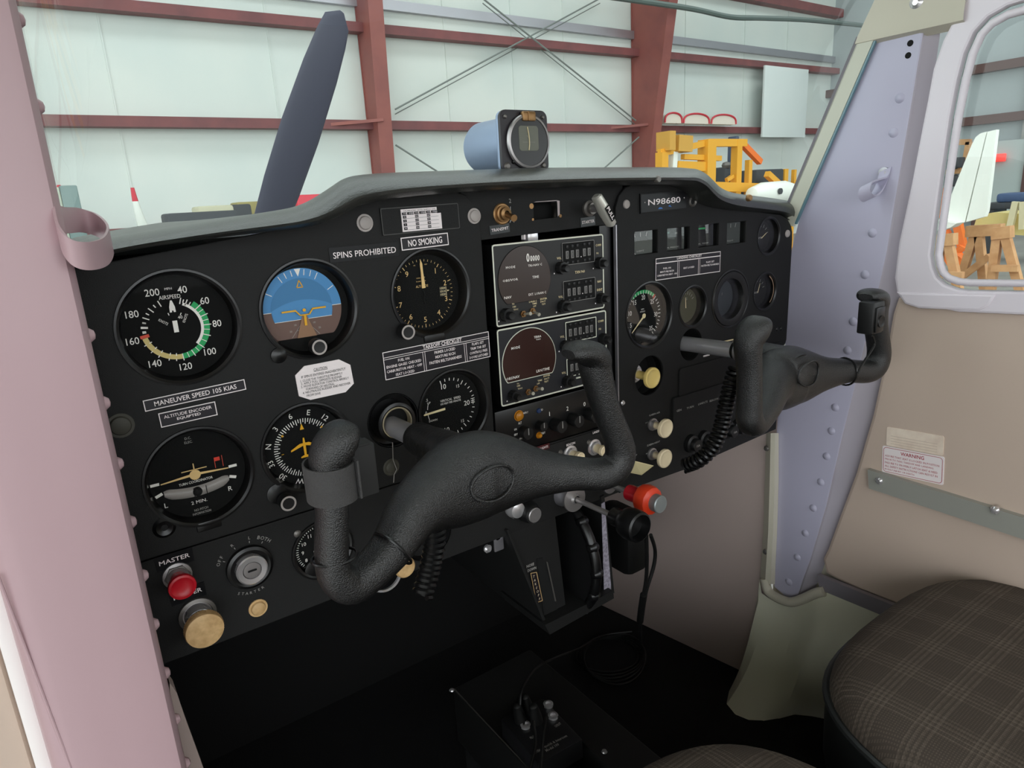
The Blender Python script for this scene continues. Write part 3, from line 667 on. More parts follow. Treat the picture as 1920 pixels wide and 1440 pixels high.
LO = [wl(.016, -.0672), wl(.352, -.0672), wl(.352, .165), wl(.3505, .176), wl(.346, .186), wl(.338, .194), wl(.328, .1975), wl(.245, .199), wl(.225, .197), wl(.205, .188), wl(.19, .178), wl(.12, .170), wl(.016, .158)]
yk = (.2415, -.0055)
MB().plate(LO, H('asi', 'ai', 'alt', 'tc', 'dg', 'vsi') + [circ(yk[0] - PX, yk[1], .0255)], 0, .003, .0009).build('left_panel', PANEL, panel)
LOW = [wl(.016, -.162), wl(.235, -.162), wl(.243, -.166), wl(.60, -.168), wl(.60, -.078), wl(.53, -.078), wl(.353, -.0760), wl(.353, -.0702), wl(.016, -.0702)]
MB().plate(LOW, [circ(HOLES['clock'][0] - PX, HOLES['clock'][1], HOLES['clock'][2])], .0005, .003, .0008).build('lower_panel', PANEL, panel)
MB().box(.016 - PX, .352 - PX, .004, .006, -.0715, -.0655).build('seam_backing', DEEP, panel)
rc1, rc2 = pan(1188, 667), pan(1247, 741)
carb = pan(1217, 704)
RO = [wl(.5315, -.168), wl(.650, -.171), wl(.853, -.164), wl(.856, -.04), wl(.865, -.036), wl(.8675, -.03), wl(.869, .112), wl(.868, .123), wl(.864, .132), wl(.856, .140), wl(.84, .147), wl(.76, .158), wl(.725, .166), wl(.70, .178), wl(.68, .190), wl(.66, .196), wl(.56, .197), wl(.546, .1935), wl(.5365, .185), wl(.5315, .173)]
def qrect(q, ins=0):
    P = [pl(*k) for k in q]; x0 = (P[0][0] + P[3][0]) / 2; x1 = (P[1][0] + P[2][0]) / 2; z1 = (P[0][1] + P[1][1]) / 2; z0 = (P[3][1] + P[2][1]) / 2
    return x0 + ins, x1 - ins, z0 + ins, z1 - ins
RG4 = [((1187.5, 433.5), (1233, 429), (1234, 475), (1188.5, 480)), ((1249, 427), (1293, 423.5), (1293.5, 467), (1250, 473)), ((1307, 421.5), (1347.5, 417), (1348, 460), (1309, 465.5)), ((1361, 417), (1398, 413), (1398.5, 455), (1362, 459.5))]
R4 = [qrect(q) for q in RG4]
yr = (pan(1295, 645)[0], pan(1295, 646)[1])
MB().plate(RO, H('rpm', 'ring', 's1', 's2', 's3') + [rrect(*r, .002, 3) for r in R4] + [circ(yr[0] - PX, yr[1], .0215), circ(carb[0] - PX, carb[1], .0255)], -.001, .004, .0009).build('right_panel', PANEL, panel)
# centre strip above the radios with a ragged slot
sl = qrect(((1003, 380), (1048, 378), (1048, 410), (1003, 413)))
cs = [wl(.335, .152), wl(.545, .157), wl(.545, .199), wl(.335, .199)]
MB().plate(cs, [[(sl[0], sl[2]), (sl[1], sl[2] + .0008), (sl[1] + .0006, sl[3]), (sl[0] + .0004, sl[3] + .0006)]], .003, .002, .0004).build('centre_panel', PANEL, panel)
b = MB(); b.poly([(sl[1] + .0004, sl[2] + .002), (sl[1] + .0030, sl[2] + .004), (sl[1] + .0034, sl[3] + .0006), (sl[1] - .001, sl[3] + .0014), (sl[1] + .0002, sl[3] - .001)], .0026); b.build('worn_slot_edge', WORN, panel)
b = MB(); b.poly([(sl[0] + .001, sl[3] + .0006), (sl[1], sl[3] + .0006), (sl[1], sl[3] + .0014), (sl[0] + .004, sl[3] + .0012)], .0026); b.build('worn_slot_edge', WORN, panel)
for qx_, qz_, qr_ in ((sl[0] - .002, sl[3] - .003, .0028), (sl[0] - .001, sl[2] + .001, .0014), (sl[1] + .004, sl[2] + .0025, .0018)): b = MB(); b.disc(qr_, .0026, qx_, qz_, 9); b.build('bare_spot', BRASS, panel)
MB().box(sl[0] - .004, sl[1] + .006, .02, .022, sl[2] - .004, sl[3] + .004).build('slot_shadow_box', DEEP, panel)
MB().box(.010 - PX, .872 - PX, .13, .132, -.16, .16).build('back_sheet', DEEP, panel)
# silver edge of the right panel next to the radios
b = MB(); b.box(.5300 - PX, .5316 - PX, -.0012, .003, -.078, .155); b.build('bright_edge', ALU, panel)
MB().box(.512 - PX, .5296 - PX, .006, .008, -.078, .155).build('gap_shadow', SATIN, panel)
def fastener(px, py, r, m=BUTTON, y=-.0005, name='fastener'):
    x, z = pl(px, py); b = MB(); b.lathe([(0, .0028), (r * .55, .0026), (r * .9, .0018), (r, .0006), (r * 1.02, 0), (r * 1.3, 0), (r * 1.32, -.002)], (x, y, z), seg=24); return b.build(name, m, panel)
for q, r, m in (((684, 418), .0058, BUTTON), ((889, 405), .0056, BUTTON), ((1173, 383), .0050, BUTTON), ((1475, 438), .0052, BUTTON), ((226, 798), .0072, PLUG), ((484, 1140), .0062, KNOBO)):
    fastener(*q, r, m)
x, z = pl(1297, 378); MB().lathe([(.0035, .001), (.0055, .002), (.0065, .0005), (.0065, -.002), (.0035, -.002), (.0035, .001)], (x, -.001, z), seg=24).build('socket', GUN, panel)
for q in ((922, 817), (1167, 755), (1456, 617), (1464, 616)):
    x, z = pl(*q); b = MB(); b.lathe([(0, .0018), (.002, .0016), (.0032, .0002), (.0032, -.001)], (x, -.001, z), seg=16); b.build('screw', CHROME if q[0] < 1200 else SATIN, panel)

# ---------------------------------------------------------------- glareshield
GS = [  # x, top z, lip bottom z
 (.008, .172, .158), (.03, .1775, .166), (.06, .1815, .1705), (.10, .1858, .1735), (.145, .1900, .1755), (.163, .1928, .1762), (.178, .1985, .1775), (.190, .2050, .1800), (.202, .2110, .1845), (.217, .2135, .1905), (.25, .2145, .1950), (.30, .2148, .1972),
 (.38, .2152, .1985), (.48, .2140, .1980), (.56, .2125, .1965), (.60, .2108, .1950), (.620, .2090, .1935), (.638, .2035, .188), (.652, .1965, .180), (.668, .1885, .1725), (.690, .1828, .167), (.72, .1790, .162), (.77, .1742, .1565), (.82, .1690, .151), (.848, .1650, .146), (.862, .1605, .141), (.870, .152, .136)]
GSs = smooth_path(GS, 4)
rows = []
for x, zt, zb in GSs:
    h = zt - zb; zf = .1835 + (zt - .1835) * .35 if zt > .1835 else zt - .002
    sx = max(0, min(1, (x - .58) / .29)); yo = -.046 + .040 * sx; xo = 0
    if x < .08: yo += (.08 - x) * .25
    k_ = lambda y: (y + .5595) / (.5595 + yo)
    q_ = min(1, sx * 2.2); f_ = 1 - .45 * q_
    zc = .188 + (zt - .188) * k_(yo + .055 * f_); h = zc - zb
    cc = [(.03, zb + .001), (.0, zb - .0005), (yo + .018, zb - .0005), (yo + .006, zb + h * .06), (yo + .001, zb + h * .18), (yo, zb + h * (.30 + .25 * q_)), (yo + .004 * f_, zb + h * (.46 + .28 * q_)), (yo + .013 * f_, zb + h * (.66 + .22 * q_)), (yo + .026 * f_, zb + h * (.84 + .11 * q_)), (yo + .040 * f_, zb + h * (.95 + .03 * q_)), (yo + .055 * f_, zc), (yo + .075, zc - .0015 - .10 * max(0, zc - .190)), (max(.075, yo + .10), min(zt, .1895) - .001 + .25 * max(0, zt - .1895)), (.16, min(zt, .186)), (.44, min(zt, .184) - .02)]
    rows.append([(x + (x + .007) * (min(max(k_(y), 1), 1.11) - 1) if 2 < k < 13 else x, y, z) for k, (y, z) in enumerate(cc)])
gs = thing('glareshield', 'padded black vinyl glareshield with a raised middle hump', 'dashboard', (0.442, 0, .18))
rows = [[(p[0] - .442, p[1], p[2] - .18) for p in r] for r in rows]
g = MB().grid(rows); g.add([p for p in rows[-1]], [tuple(range(len(rows[-1])))]); g.add([p for p in rows[0]], [tuple(range(len(rows[0])))]); g.build('pad', PAD, gs)
for q, m in (((1235, 336), GUN), ((1407, 371), BRASS)):
    p = aty(*q, -.046); MB().lathe([(0, .0012), (.003, .001), (.0042, -.001), (.004, -.004)], (p.x - .442, p.y, p.z - .18), seg=9).build('worn_spot', m, gs)

# ---------------------------------------------------------------- helpers for instruments
def L(o, px, py, y=0.0):
    p = aty(px, py, y); return (p.x - o.location.x, p.z - o.location.z)
def tpx(b, s, p0, p1, h, o, y=-.0006, bold=0.0, res=2, fit=True):
    a, c = L(o, *p0, y), L(o, *p1, y); w_ = hypot(c[0] - a[0], c[1] - a[1]); r = math.degrees(atan2(c[1] - a[1], c[0] - a[0]))
    return b.text(s, (a[0] + c[0]) / 2, (a[1] + c[1]) / 2, h * MM, w_ if fit else None, r, y, bold, res=res)
def instrument(name, label, key, depth, cat='gauge', inner=3.0, rim=1.0, cup=SATIN, du=0, dv=0, lip=.0016, group=None, dialm=DIAL, glassy=True):
    X, Z, R = HOLES[key]; o = thing(name, label, cat, (X, 0, Z), group=group)
    ri = R - inner * MM
    MB().lathe([(R + .0026, 0), (R + .0024, lip), (R + .0008, lip + .0002), (R - rim * MM, lip * .4), (R - rim * MM - .0006, -.002), (ri + .0008, -depth * .6), (ri, -depth)], (du, 0, dv) if False else (0, 0, 0), seg=64).build('bezel', cup, o)
    MB().disc(R + .001, depth + .0003, 0, 0, 64).build('dial_face', dialm, o)
    if glassy: MB().disc(R - rim * MM - .0002, min(depth * .45, .003), 0, 0, 48).build('glass', GLASS_T if key == 'rpm' else GLASS_D, o)
    return o
def knob_small(o, px, py, y, r, ln, ringm=BUTTON, facem=DIAL, body=PLAST):
    p = aty(px, py, y); c = (p.x - o.location.x, 0, p.z - o.location.z)
    k = MB().lathe([(r * .8, 0.004), (r * .8, -y - ln), (r, -y - ln + .001), (r, -y - .0008), (r * .92, -y), (0, -y - .0004)], c, seg=24, smooth=False).build('adjustment_knob', body, o)
    b = MB(); b.arc(r * .72 , r * .95, 0, 360, 0, n=28); b.build('knob_ring', ringm, k, (c[0], y - .0004, c[2]))
    return k
NUM = 0.0042

# ---- airspeed indicator
o = instrument('airspeed_indicator', 'airspeed dial with green, white and yellow arcs above the maneuver speed placard', 'asi', .008); d = .0076; cx, cz = -.0025, -.0008
b = MB(); nm = MB()
for s, a in (('40', 18.5), ('60', 53), ('80', 91.5), ('100', 136), ('120', 176), ('140', 217), ('160', 260), ('180', 298), ('200', 338.5)):
    t = radians(a); r = .0300 if len(s) == 2 else .0308
    b.text(s, cx + r * sin(t), cz + r * cos(t), .0053, None, 0, d, .004, .92, 3)
b.text('MPH', cx, cz + .0302, .0018, None, 0, d); b.text('AIRSPEED', cx, cz + .0240, .0030, .0150, 0, d)
for k in range(18):
    a = 18.5 + (338.5 - 18.5) * 0
tk = [(18.5, 1), (24, 0), (30, 1), (37, 0)] + [(298 + 9 * k, 1 if k % 2 == 0 else 0) for k in range(-3, 1)] + [(307.5, 0), (317.5, 1), (328, 0), (338.5, 1), (288, 0), (278, 1), (268.5, 0)]
for a, big in tk: b.tick(.0188 if big else .0203, .0236 if big else .0228, a, .0008, d, cx, cz)
for a in (53, 72, 91.5, 112, 136, 156, 176): b.tick(.0203, .0258, a, .0007, d - .0001, cx, cz)
for a in (62, 82, 101, 124, 146, 166): b.tick(.0203, .0246, a, .0005, d - .0001, cx, cz)
for a in (188, 200, 217, 231, 246): b.tick(.0195, .0215, a, .0007, d - .0001, cx, cz); b.tick(.0238, .0256, a, .0007, d - .0001, cx, cz)
for a in (350, 25): b.tick(.0105, .0125, a - 5 if a == 350 else a + 3, .0006, d, cx, cz)
b.text('40', cx + .0046, cz + .0078, .0024, None, 0, d); b.text('KNOTS', cx - .0075, cz + .0058, .0020, .0070, -38, d); b.text('KNOTS', cx + .0080, cz + .0066, .0020, .0070, 62, d)
b.build('markings', WHITE, o)
MB().arc(.0203, .0246, 41, 176, d, cx, cz).build('green_arc', GREEN, o); MB().arc(.0205, .0243, 176, 258, d, cx, cz).build('yellow_arc', YELLOW, o); MB().arc(.0182, .0203, 24, 137, d, cx, cz).build('white_arc', WHITE, o)
MB().tick(.0190, .0252, 261.5, .0024, d - .0002, cx, cz).build('red_line', REDP, o)
b = MB(); nx, nz = cx, cz
b.poly([(nx - .0006, nz + .0215), (nx + .0006, nz + .0215), (nx + .0020, nz + .0165), (nx + .0021, nz + .0125), (nx + .0006, nz + .0125), (nx + .0005, nz + .0138), (nx - .0005, nz + .0138), (nx - .0006, nz + .0125), (nx - .0021, nz + .0125), (nx - .0020, nz + .0165)], d - .0022)
b.poly([(nx - .0017, nz + .0060), (nx + .0017, nz + .0060), (nx + .0017, nz - .0030), (nx - .0017, nz - .0030)], d - .0022); b.build('needle', WHITE, o)

# ---- attitude indicator
o = instrument('attitude_indicator', 'attitude indicator with blue sky half, brown ground and yellow aircraft bar', 'ai', .009, inner=3.4); d = .0086; cx, cz = -.0040, .0
R0 = .0345
cut = -.0238
def half(r, lo, hi, n=40):
    P = [(r * cos(2 * pi * i / (2 * n)), r * sin(2 * pi * i / (2 * n))) for i in range(2 * n)]
    out = []
    for x, z in P:
        z = min(max(z, lo), hi); lim = (max(r * r - z * z, 0)) ** .5; out.append((cx + max(-lim, min(lim, x)), cz + z))
    return out
MB().poly(half(R0, 0, 1), d).build('sky_ring', SKYB, o); MB().poly(half(R0, cut, 0), d).build('ground_ring', EARTH, o)
MB().poly(half(.0262, -.0085, 1), d - .0004).build('sky_drum', SKYD, o)
P = half(.0262, cut, -.0085); MB().poly(P, d - .0004).build('ground_drum', EARTH, o)
Pd = [(cx + .0262 * sin(radians(a)) , cz - .0004 * 0 + .0) for a in ()]
dome = [(cx - .0262 + .0524 * i / 24, cz + .0012 + .0068 * (1 - ((i - 12) / 12) ** 2)) for i in range(25)] + [(cx + .0247, cz - .0083), (cx - .0247, cz - .0083)]
MB().poly(dome, d - .0006).build('sky_band', SKYB, o)
b = MB()
for a in (-60, -30, -20, -10, 10, 20, 30, 60): b.tick(.0275 if abs(a) in (30, 60) else .0285, .0335, a, .0006, d - .0003, cx, cz)
b.tick(.0262, .0343, -89.8, .0005, d - .0003, cx, cz); b.tick(.0262, .0343, 89.8, .0005, d - .0003, cx, cz)
b.poly([(cx - .0027, cz + .0340), (cx + .0027, cz + .0340), (cx, cz + .0275)], d - .0003)
b.line((cx - .0247, cz - .0085), (cx + .0247, cz - .0085), .0004, d - .0008)
b.build('markings', WHITE, o)
b = MB(); 
for s, x, z in (('10', -.008, -.0125), ('20', -.0125, -.0175), ('10', .0085, -.0125), ('20', .0125, -.0175)): b.text(s, cx + x, cz + z, .0016, None, 0, d - .0008)
for z, hw in ((-.0125, .004), (-.0175, .007)): b.line((cx - hw, cz + z), (cx + hw, cz + z), .0003, d - .0008)
b.line((cx - .012, cz - .0230), (cx, cz - .0085), .0003, d - .0008); b.line((cx + .012, cz - .0230), (cx, cz - .0085), .0003, d - .0008)
b.build('pitch_ladder', PRINT, o)
b = MB(); tz = [(cx, cz + .0245), (cx - .0026, cz + .0185), (cx + .0026, cz + .0185)]
for p, q in zip(tz, tz[1:] + tz[:1]): b.line(p, q, .0008, d - .0010)
b.build('bank_pointer', AMBER, o)
b = MB()
b.box(cx - .0185, cx - .0065, d - .003, d - .0022, cz - .0010, cz + .0004); b.box(cx + .0075, cx + .0195, d - .003, d - .0022, cz - .0010, cz + .0004)
b.bar((cx - .0068, d - .0026, cz - .0004), (cx - .0035, d - .0026, cz - .0046), .0013, .001); b.bar((cx + .0078, d - .0026, cz - .0004), (cx + .0045, d - .0026, cz - .0046), .0013, .001)
b.bar((cx - .0035, d - .0026, cz - .0046), (cx + .0045, d - .0026, cz - .0046), .0013, .001)
b.lathe([(0, .0006), (.0014, .0005), (.0014, 0)], (cx + .0005, d - .0026, cz - .0006), seg=16); b.box(cx - .0005, cx + .0015, d - .003, d - .0022, cz - .0138, cz - .0046)
b.build('aircraft_symbol', AMBER, o)
b = MB(); b.poly([(cx - .0012, cz - .0046), (cx + .0022, cz - .0046), (cx + .009, cz + cut), (cx - .008, cz + cut)], d - .0016); b.build('symbol_stem', mat('dull bronze', (150, 112, 84), .5), o)
knob_small(o, 599, 651, -.012, .0068, .010)
lug = L(o, 522, 666); MB().lathe([(0, .004), (.003, .0038), (.0065, .002), (.0065, -.001)], (lug[0], 0, lug[1]), seg=20).build('screw_lug', SATIN, o)

# ---- altimeter
o = instrument('altimeter', 'black altimeter with tan numerals and a single tan hand pointing up', 'alt', .010, inner=4.2); d = .0096; cx, cz = -.0040, -.0006
b = MB()
for k in range(1, 10):
    t = radians(36 * k); b.text(str(k), cx + .0256 * sin(t), cz + .0246 * cos(t), .0050, None, 0, d, 0, 1, 3)
for k in range(50):
    big = k % 5 == 0; b.tick(.0288 if big else .0302, .0322, 7.2 * k, .0007 if big else .0004, d, cx, cz)
b.text('ALTITUDE', cx - .0005, cz + .0072, .0022, .0130, 0, d); b.text('100', cx - .0065, cz + .0270, .0010, None, 0, d); b.text('FEET', cx + .0055, cz + .0270, .0010, None, 0, d)
b.text('1000 FEET', cx - .001, cz + .0150, .0012, .0092, 0, d); b.text('10,000 FEET', cx - .001, cz + .0118, .0012, .0102, 0, d)
b.build('markings', TANP, o)
b = MB(); b.poly([(cx + .0180, cz + .0045), (cx + .0255, cz + .0045), (cx + .0255, cz - .0052), (cx + .0180, cz - .0052)], d - .0001); b.build('pressure_window', SATIN, o)
b = MB()
for i, s in enumerate(('29.4', '29.5', '29.6')): b.text(('1004', '1014', '1020')[i], cx + .0212, cz + .0028 - .0030 * i, .0020, .0058, 0, d - .0003)
b.line((cx + .0250, cz + .004), (cx + .0250, cz - .005), .0004, d - .0003); b.poly([(cx + .0285, cz), (cx + .0262, cz + .0008), (cx + .0262, cz - .0008)], d - .0003); b.build('pressure_scale', CREAMP, o)
b = MB(); t = radians(-1.5)
P = [(0, .0315), (.0012, .028), (.0011, .020), (.0016, .012), (.0018, .0055), (-.0018, .0055), (-.0014, .012), (-.0011, .020), (-.0012, .028)]
b.prism([(cx + x * cos(t) + z * sin(t), cz - x * sin(t) + z * cos(t)) for x, z in P], d - .0028, d - .0020); b.build('needle', TANP, o)
b = MB(); b.tube([(cx, d - .001, cz + .003), (cx + .001, d - .001, cz - .001), (cx - .0005, d - .001, cz - .005), (cx + .001, d - .001, cz - .010)], .0006, 6); b.build('broken_hand', DEEP, o)
knob_small(o, 765.5, 623, -.013, .0070, .010, facem=BRASS)
lug = L(o, 812, 634); MB().box(lug[0] - .010, lug[0] + .012, -.002, .003, lug[1] - .003, lug[1] + .004, .001).build('bezel_tab', PLAST, o)

# ---- turn coordinator
o = instrument('turn_coordinator', 'turn coordinator with tan wing bar, inclinometer ball and red flag', 'tc', .008, inner=3.2); d = .0076; cx, cz = -.0029, -.0008
b = MB()
b.text('TURN COORDINATOR', cx, cz - .0045, .0021, .0255, 0, d); b.text('2 MIN.', cx - .0004, cz - .0222, .0028, .0120, 0, d); b.text('L', cx - .0245, cz - .0182, .0040, None, 0, d, .003); b.text('R', cx + .0245, cz - .0182, .0040, None, 0, d, .003)
for s in (-1, 1):
    b.poly([(cx + s * .0262, cz + .0018), (cx + s * .0326, cz + .0018), (cx + s * .0326, cz - .0005), (cx + s * .0262, cz - .0005)], d)
    t = radians(20); u = Vector((cos(t) * s, -sin(t))); v = Vector((sin(t) * s, cos(t))) * .0012; c = Vector((cx, cz + .0015)); b.poly([c + u * .0270 - v, c + u * .0326 - v, c + u * .0326 + v, c + u * .0270 + v], d)
b.build('markings', WHITE, o)
b = MB(); b.text('NO PITCH', cx, cz - .0290, .0020, .0105, 0, d); b.text('INFORMATION', cx, cz - .0322, .0020, .0140, 0, d); b.text('D.C.', cx, cz + .0325, .0020, .0045, 0, d); b.text('ELEC.', cx, cz + .0292, .0020, .0060, 0, d); b.build('dim_lettering', PRINT, o)
b = MB(); b.poly([(cx - .0255, cz + .0001), (cx - .004, cz + .0010), (cx - .004, cz + .0030), (cx - .0255, cz + .0010)], d - .002); b.poly([(cx + .0255, cz + .0001), (cx + .004, cz + .0010), (cx + .004, cz + .0030), (cx + .0255, cz + .0010)], d - .002)
b.disc(.0042, d - .0022, cx, cz + .0018, 28); b.poly([(cx - .0095, cz + .0058), (cx + .0095, cz + .0058), (cx + .0095, cz + .0066), (cx - .0095, cz + .0066)], d - .002); b.poly([(cx - .0005, cz + .0058), (cx + .0005, cz + .0058), (cx + .0004, cz + .0115), (cx - .0004, cz + .0115)], d - .002); b.build('aircraft_symbol', TANP, o)
rows = []
for i in range(21):
    a = -1 + 2 * i / 20; x = cx + a * .0245; zc = cz - .0128 + .0042 * a * a; h = .0044 * (1 - max(0, abs(a) - .85) * 3.2)
    rows.append([(x, d - .0004, zc - h), (x, d - .0022, zc - h * .6), (x, d - .0028, zc), (x, d - .0022, zc + h * .6), (x, d - .0004, zc + h)])
MB().grid(rows).build('inclinometer_tube', mat('tube grey', (158, 152, 148), .35), o)
MB().lathe([(0, .0040), (.0020, .0034), (.0034, .002), (.0040, 0)], (cx - .0005, d - .0014, cz - .0128), seg=24).build('ball', DEEP, o)
b = MB(); 
for x in (-.0032, .0062): b.line((cx + x, cz - .0170), (cx + x, cz - .0088), .0006, d - .0031)
b.build('index_lines', DEEP, o)
f = L(o, 409, 862, d); MB().poly([(f[0] - .0030, f[1] - .0004), (f[0] + .0012, f[1] - .0004), (f[0] + .0012, f[1] + .0028), (f[0] - .0030, f[1] + .0028)], d - .0006).build('warning_flag', mat('flag red', (226, 62, 44), .5), o)
b = MB(); b.line((f[0] - .0030, f[1] - .0062), (f[0] - .0030, f[1] + .0028), .0004, d - .0005); b.line((f[0] + .0030, f[1] - .0062), (f[0] + .0030, f[1] + .0034), .0004, d - .0005); b.build('flag_window', REDP, o)
lug = L(o, 308, 989); MB().lathe([(.0025, .001), (.006, .0022), (.0085, .0006), (.0085, -.003), (.0025, -.003), (.0025, .001)], (lug[0], 0, lug[1]), seg=24).build('screw_lug', SATIN, o)
lug = L(o, 392, 985); MB().box(lug[0] - .0095, lug[0] + .0095, -.0016, .003, lug[1] - .0035, lug[1] + .0045, .001).build('bezel_tab', SATIN, o)

# ---- directional gyro
o = instrument('heading_indicator', 'heading indicator with yellow aircraft symbol behind the pilot yoke grip', 'dg', .008, inner=3.2); d = .0076; cx, cz = -.0012, -.0012
b = MB()
for k, s in enumerate(('N', '3', '6', 'E', '12', '15', 'S', '21', '24', 'W', '30', '33')):
    a = 30 * k - 75; t = radians(a); b.text(s, cx + .0312 * sin(t), cz + .0312 * cos(t), .0048, None, -a, d, .002 if s.isalpha() else 0, 1, 3)
for k in range(72): b.tick(.0212 if k % 2 == 0 else .0228, .0262, 5 * k, .0007, d, cx, cz)
b.build('compass_card', WHITE, o)
b = MB(); b.poly([(cx, cz + .0222), (cx - .0018, cz + .0165), (cx + .0018, cz + .0165)], d - .001)
for a in (-50, 50): b.disc(.0010, d - .001, cx + .0228 * sin(radians(a)), cz + .0228 * cos(radians(a)), 14)
for a in (-95, 95): b.tick(.0185, .0205, a, .0005, d - .001, cx, cz)
for P in ([(-.0006, .0090), (.0006, .0090), (.0012, .003), (.0009, -.0090), (-.0009, -.0090), (-.0012, .003)], [(-.0122, -.0015), (0, .0022), (.0122, -.0015), (.0122, .0), (.004, .0042), (-.004, .0042), (-.0122, .0)], [(-.0042, -.0092), (.0042, -.0092), (.0042, -.0080), (0, -.0065), (-.0042, -.0080)]):
    i_ = len(P) * .00006; b.poly([(cx + x, cz + z) for x, z in P], d - .0010 - i_)
b.build('aircraft_symbol', AMBER, o)
knob_small(o, 541, 944, -.014, .0070, .010)
lug = L(o, 520, 925); MB().lathe([(0, .003), (.004, .003), (.009, .0012), (.009, -.002)], (lug[0], 0, lug[1]), seg=20).build('screw_lug', SATIN, o)

# ---- vertical speed
o = instrument('vertical_speed_indicator', 'vertical speed dial with cream needle level, behind the yoke column', 'vsi', .009, inner=3.6); d = .0086; cx, cz = -.0010, .0002
b = MB()
for s, a, r in (('10', -12, .0228), ('20', 90, .0205), ('10', 192, .0235)): t = radians(a); b.text(s, cx + r * sin(t), cz + r * cos(t), .0050, None, 0, d, .003, 1, 3)
for s, a in (('15', 32), ('15', 140)): t = radians(a); b.text(s, cx + .0218 * sin(t), cz + .0232 * cos(t), .0032, None, 0, d)
b.text('VERTICAL  SPEED', cx + .002, cz + .0080, .0024, .0235, 0, d); b.text('100 FEET PER MINUTE', cx + .002, cz + .0048, .0020, .0235, 0, d)
for k in range(11):
    a = -16 + 104 * k / 10; b.tick(.0272 if k % 5 else .0255, .0300, a, .0008, d, cx, cz); a = 196 - 104 * k / 10; b.tick(.0272 if k % 5 else .0255, .0300, a, .0008, d, cx, cz)
b.line((cx + .0255, cz + .0032), (cx + .0300, cz + .0032), .0007, d); b.line((cx + .0278, cz + .0032), (cx + .0278, cz - .0030), .0007, d)
b.text('.5', cx - .0245, cz + .0125, .0026, None, 0, d); b.text('UP', cx - .0225, cz + .0092, .0022, None, 0, d); b.text('DOWN', cx - .0195, cz - .0095, .0020, None, 0, d); b.text('0', cx - .0265, cz, .0028, None, 0, d)
b.arc(.0245, .0251, 276, 291, d, cx, cz); b.arc(.0245, .0251, 251, 264, d, cx, cz); b.build('markings', WHITE, o)
b = MB(); b.poly([(cx - .0305, cz - .0014), (cx - .0295, cz - .0022), (cx - .0060, cz - .0012), (cx - .0060, cz + .0012), (cx - .0295, cz - .0003)], d - .002); b.build('needle', CREAMP, o)

# ---- clock, oval opening behind the yoke foot
o = instrument('panel_clock', 'small black clock low on the panel behind the yoke horn', 'clock', .006, 'clock', inner=2.2); d = .0056; cx, cz = -.0008, 0
b = MB()
for k in range(1, 13): t = radians(30 * k); b.text(str(k), cx + .0162 * sin(t), cz + .0162 * cos(t), .0034, None, 0, d)
for k in range(60): b.tick(.0200, .0222, 6 * k, .0006 if k % 5 else .0009, d, cx, cz)
b.disc(.0006, d - .0002, cx - .006, cz - .002, 10); b.build('markings', WHITE, o)
b = MB(); b.line((cx, cz), (cx + .008, cz + .006), .0012, d - .001); b.line((cx, cz), (cx + .014, cz - .003), .0009, d - .001); b.build('hands', CREAMP, o)
q = L(o, 558, 1001); MB().lathe([(0, .0014), (.002, .0012), (.0034, 0)], (q[0], 0, q[1]), seg=16).build('screw', GUN, o)
q = L(o, 577, 1085); MB().lathe([(0, .001), (.007, .0008), (.0095, 0), (.0095, -.002)], (q[0] + .008, 0, q[1] + .006), seg=20).build('stem_cover', SATIN, o)

# ---- tachometer
o = instrument('tachometer', 'engine RPM dial with green arc and cream needle on the right panel', 'rpm', .010, inner=3.4); d = .0096; cx, cz = -.0008, -.0016
b = MB()
for s, a in (('5', 247), ('10', 285), ('15', 323), ('20', 2), ('25', 46), ('30', 93), ('35', 141)): t = radians(a); b.text(s, cx + .0222 * sin(t), cz + .0222 * cos(t), .0056, None, 0, d, .002, .8, 3)
for k in range(-13, 17): b.tick(.0268 if k % 5 else .0255, .0305, 2 + 8.9 * k, .0009, d - .0001, cx, cz)
b.text('RPM', cx - .0005, cz + .0080, .0018, None, 0, d); b.text('HUNDREDS', cx - .0005, cz + .0052, .0016, .0085, 0, d)
b.build('markings', WHITE, o)
MB().arc(.0272, .0312, -38, 40, d, cx, cz).build('green_arc', GREEN, o); MB().tick(.0258, .0312, 42, .0018, d - .0002, cx, cz).build('red_line', REDP, o)
b = MB(); t = radians(229); u = Vector((sin(t), cos(t))); v = Vector((cos(t), -sin(t))); c = Vector((cx, cz)); b.poly([c + u * -.003 - v * .0014, c + u * .0275 - v * .0005, c + u * .0275 + v * .0005, c - u * .003 + v * .0014], d - .002); b.disc(.0030, d - .0019, cx, cz, 24); b.build('needle', CREAMP, o)

# ---- small right-hand gauges
def small_gauge(name, label, key, depth, marks, inner=3.0, needle=None, dialm=DIAL, group=None):
    o = instrument(name, label, key, depth, inner=inner, group=group, dialm=dialm); R = HOLES[key][2]; d = depth - .0004
    b = MB(); marks(b, R, d); b.build('markings', PRINT, o)
    if needle is not None:
        b = MB(); t = radians(needle); u = Vector((sin(t), cos(t))); v = Vector((cos(t), -sin(t))); c = Vector((0, -.003)); b.poly([c - v * .0007, c + u * R * .55 - v * .0004, c + u * R * .55 + v * .0004, c + v * .0007], d - .001); b.build('needle', CREAMP, o)
    return o
def mk1(b, R, d):
    for k in range(9): b.tick(R * .58, R * .74, -60 + 15 * k, .0006, d)
    b.text('2', R * .1, R * .35, .003, None, 0, d)
small_gauge('suction_gauge', 'small round suction gauge with upright tan needle beside the RPM dial', 's3', .012, mk1, 2.6, -4, mat('olive dial', (74, 74, 60), .85, spec=.1))
o = small_gauge('outside_air_gauge', 'large ringed gauge with pale blank face between two smaller ones', 'ring', .014, lambda b, R, d: b.tick(R * .1, R * .2, 10, .0004, d), 12, None, mat('grey blank dial', (58, 62, 66), .8, spec=.1))
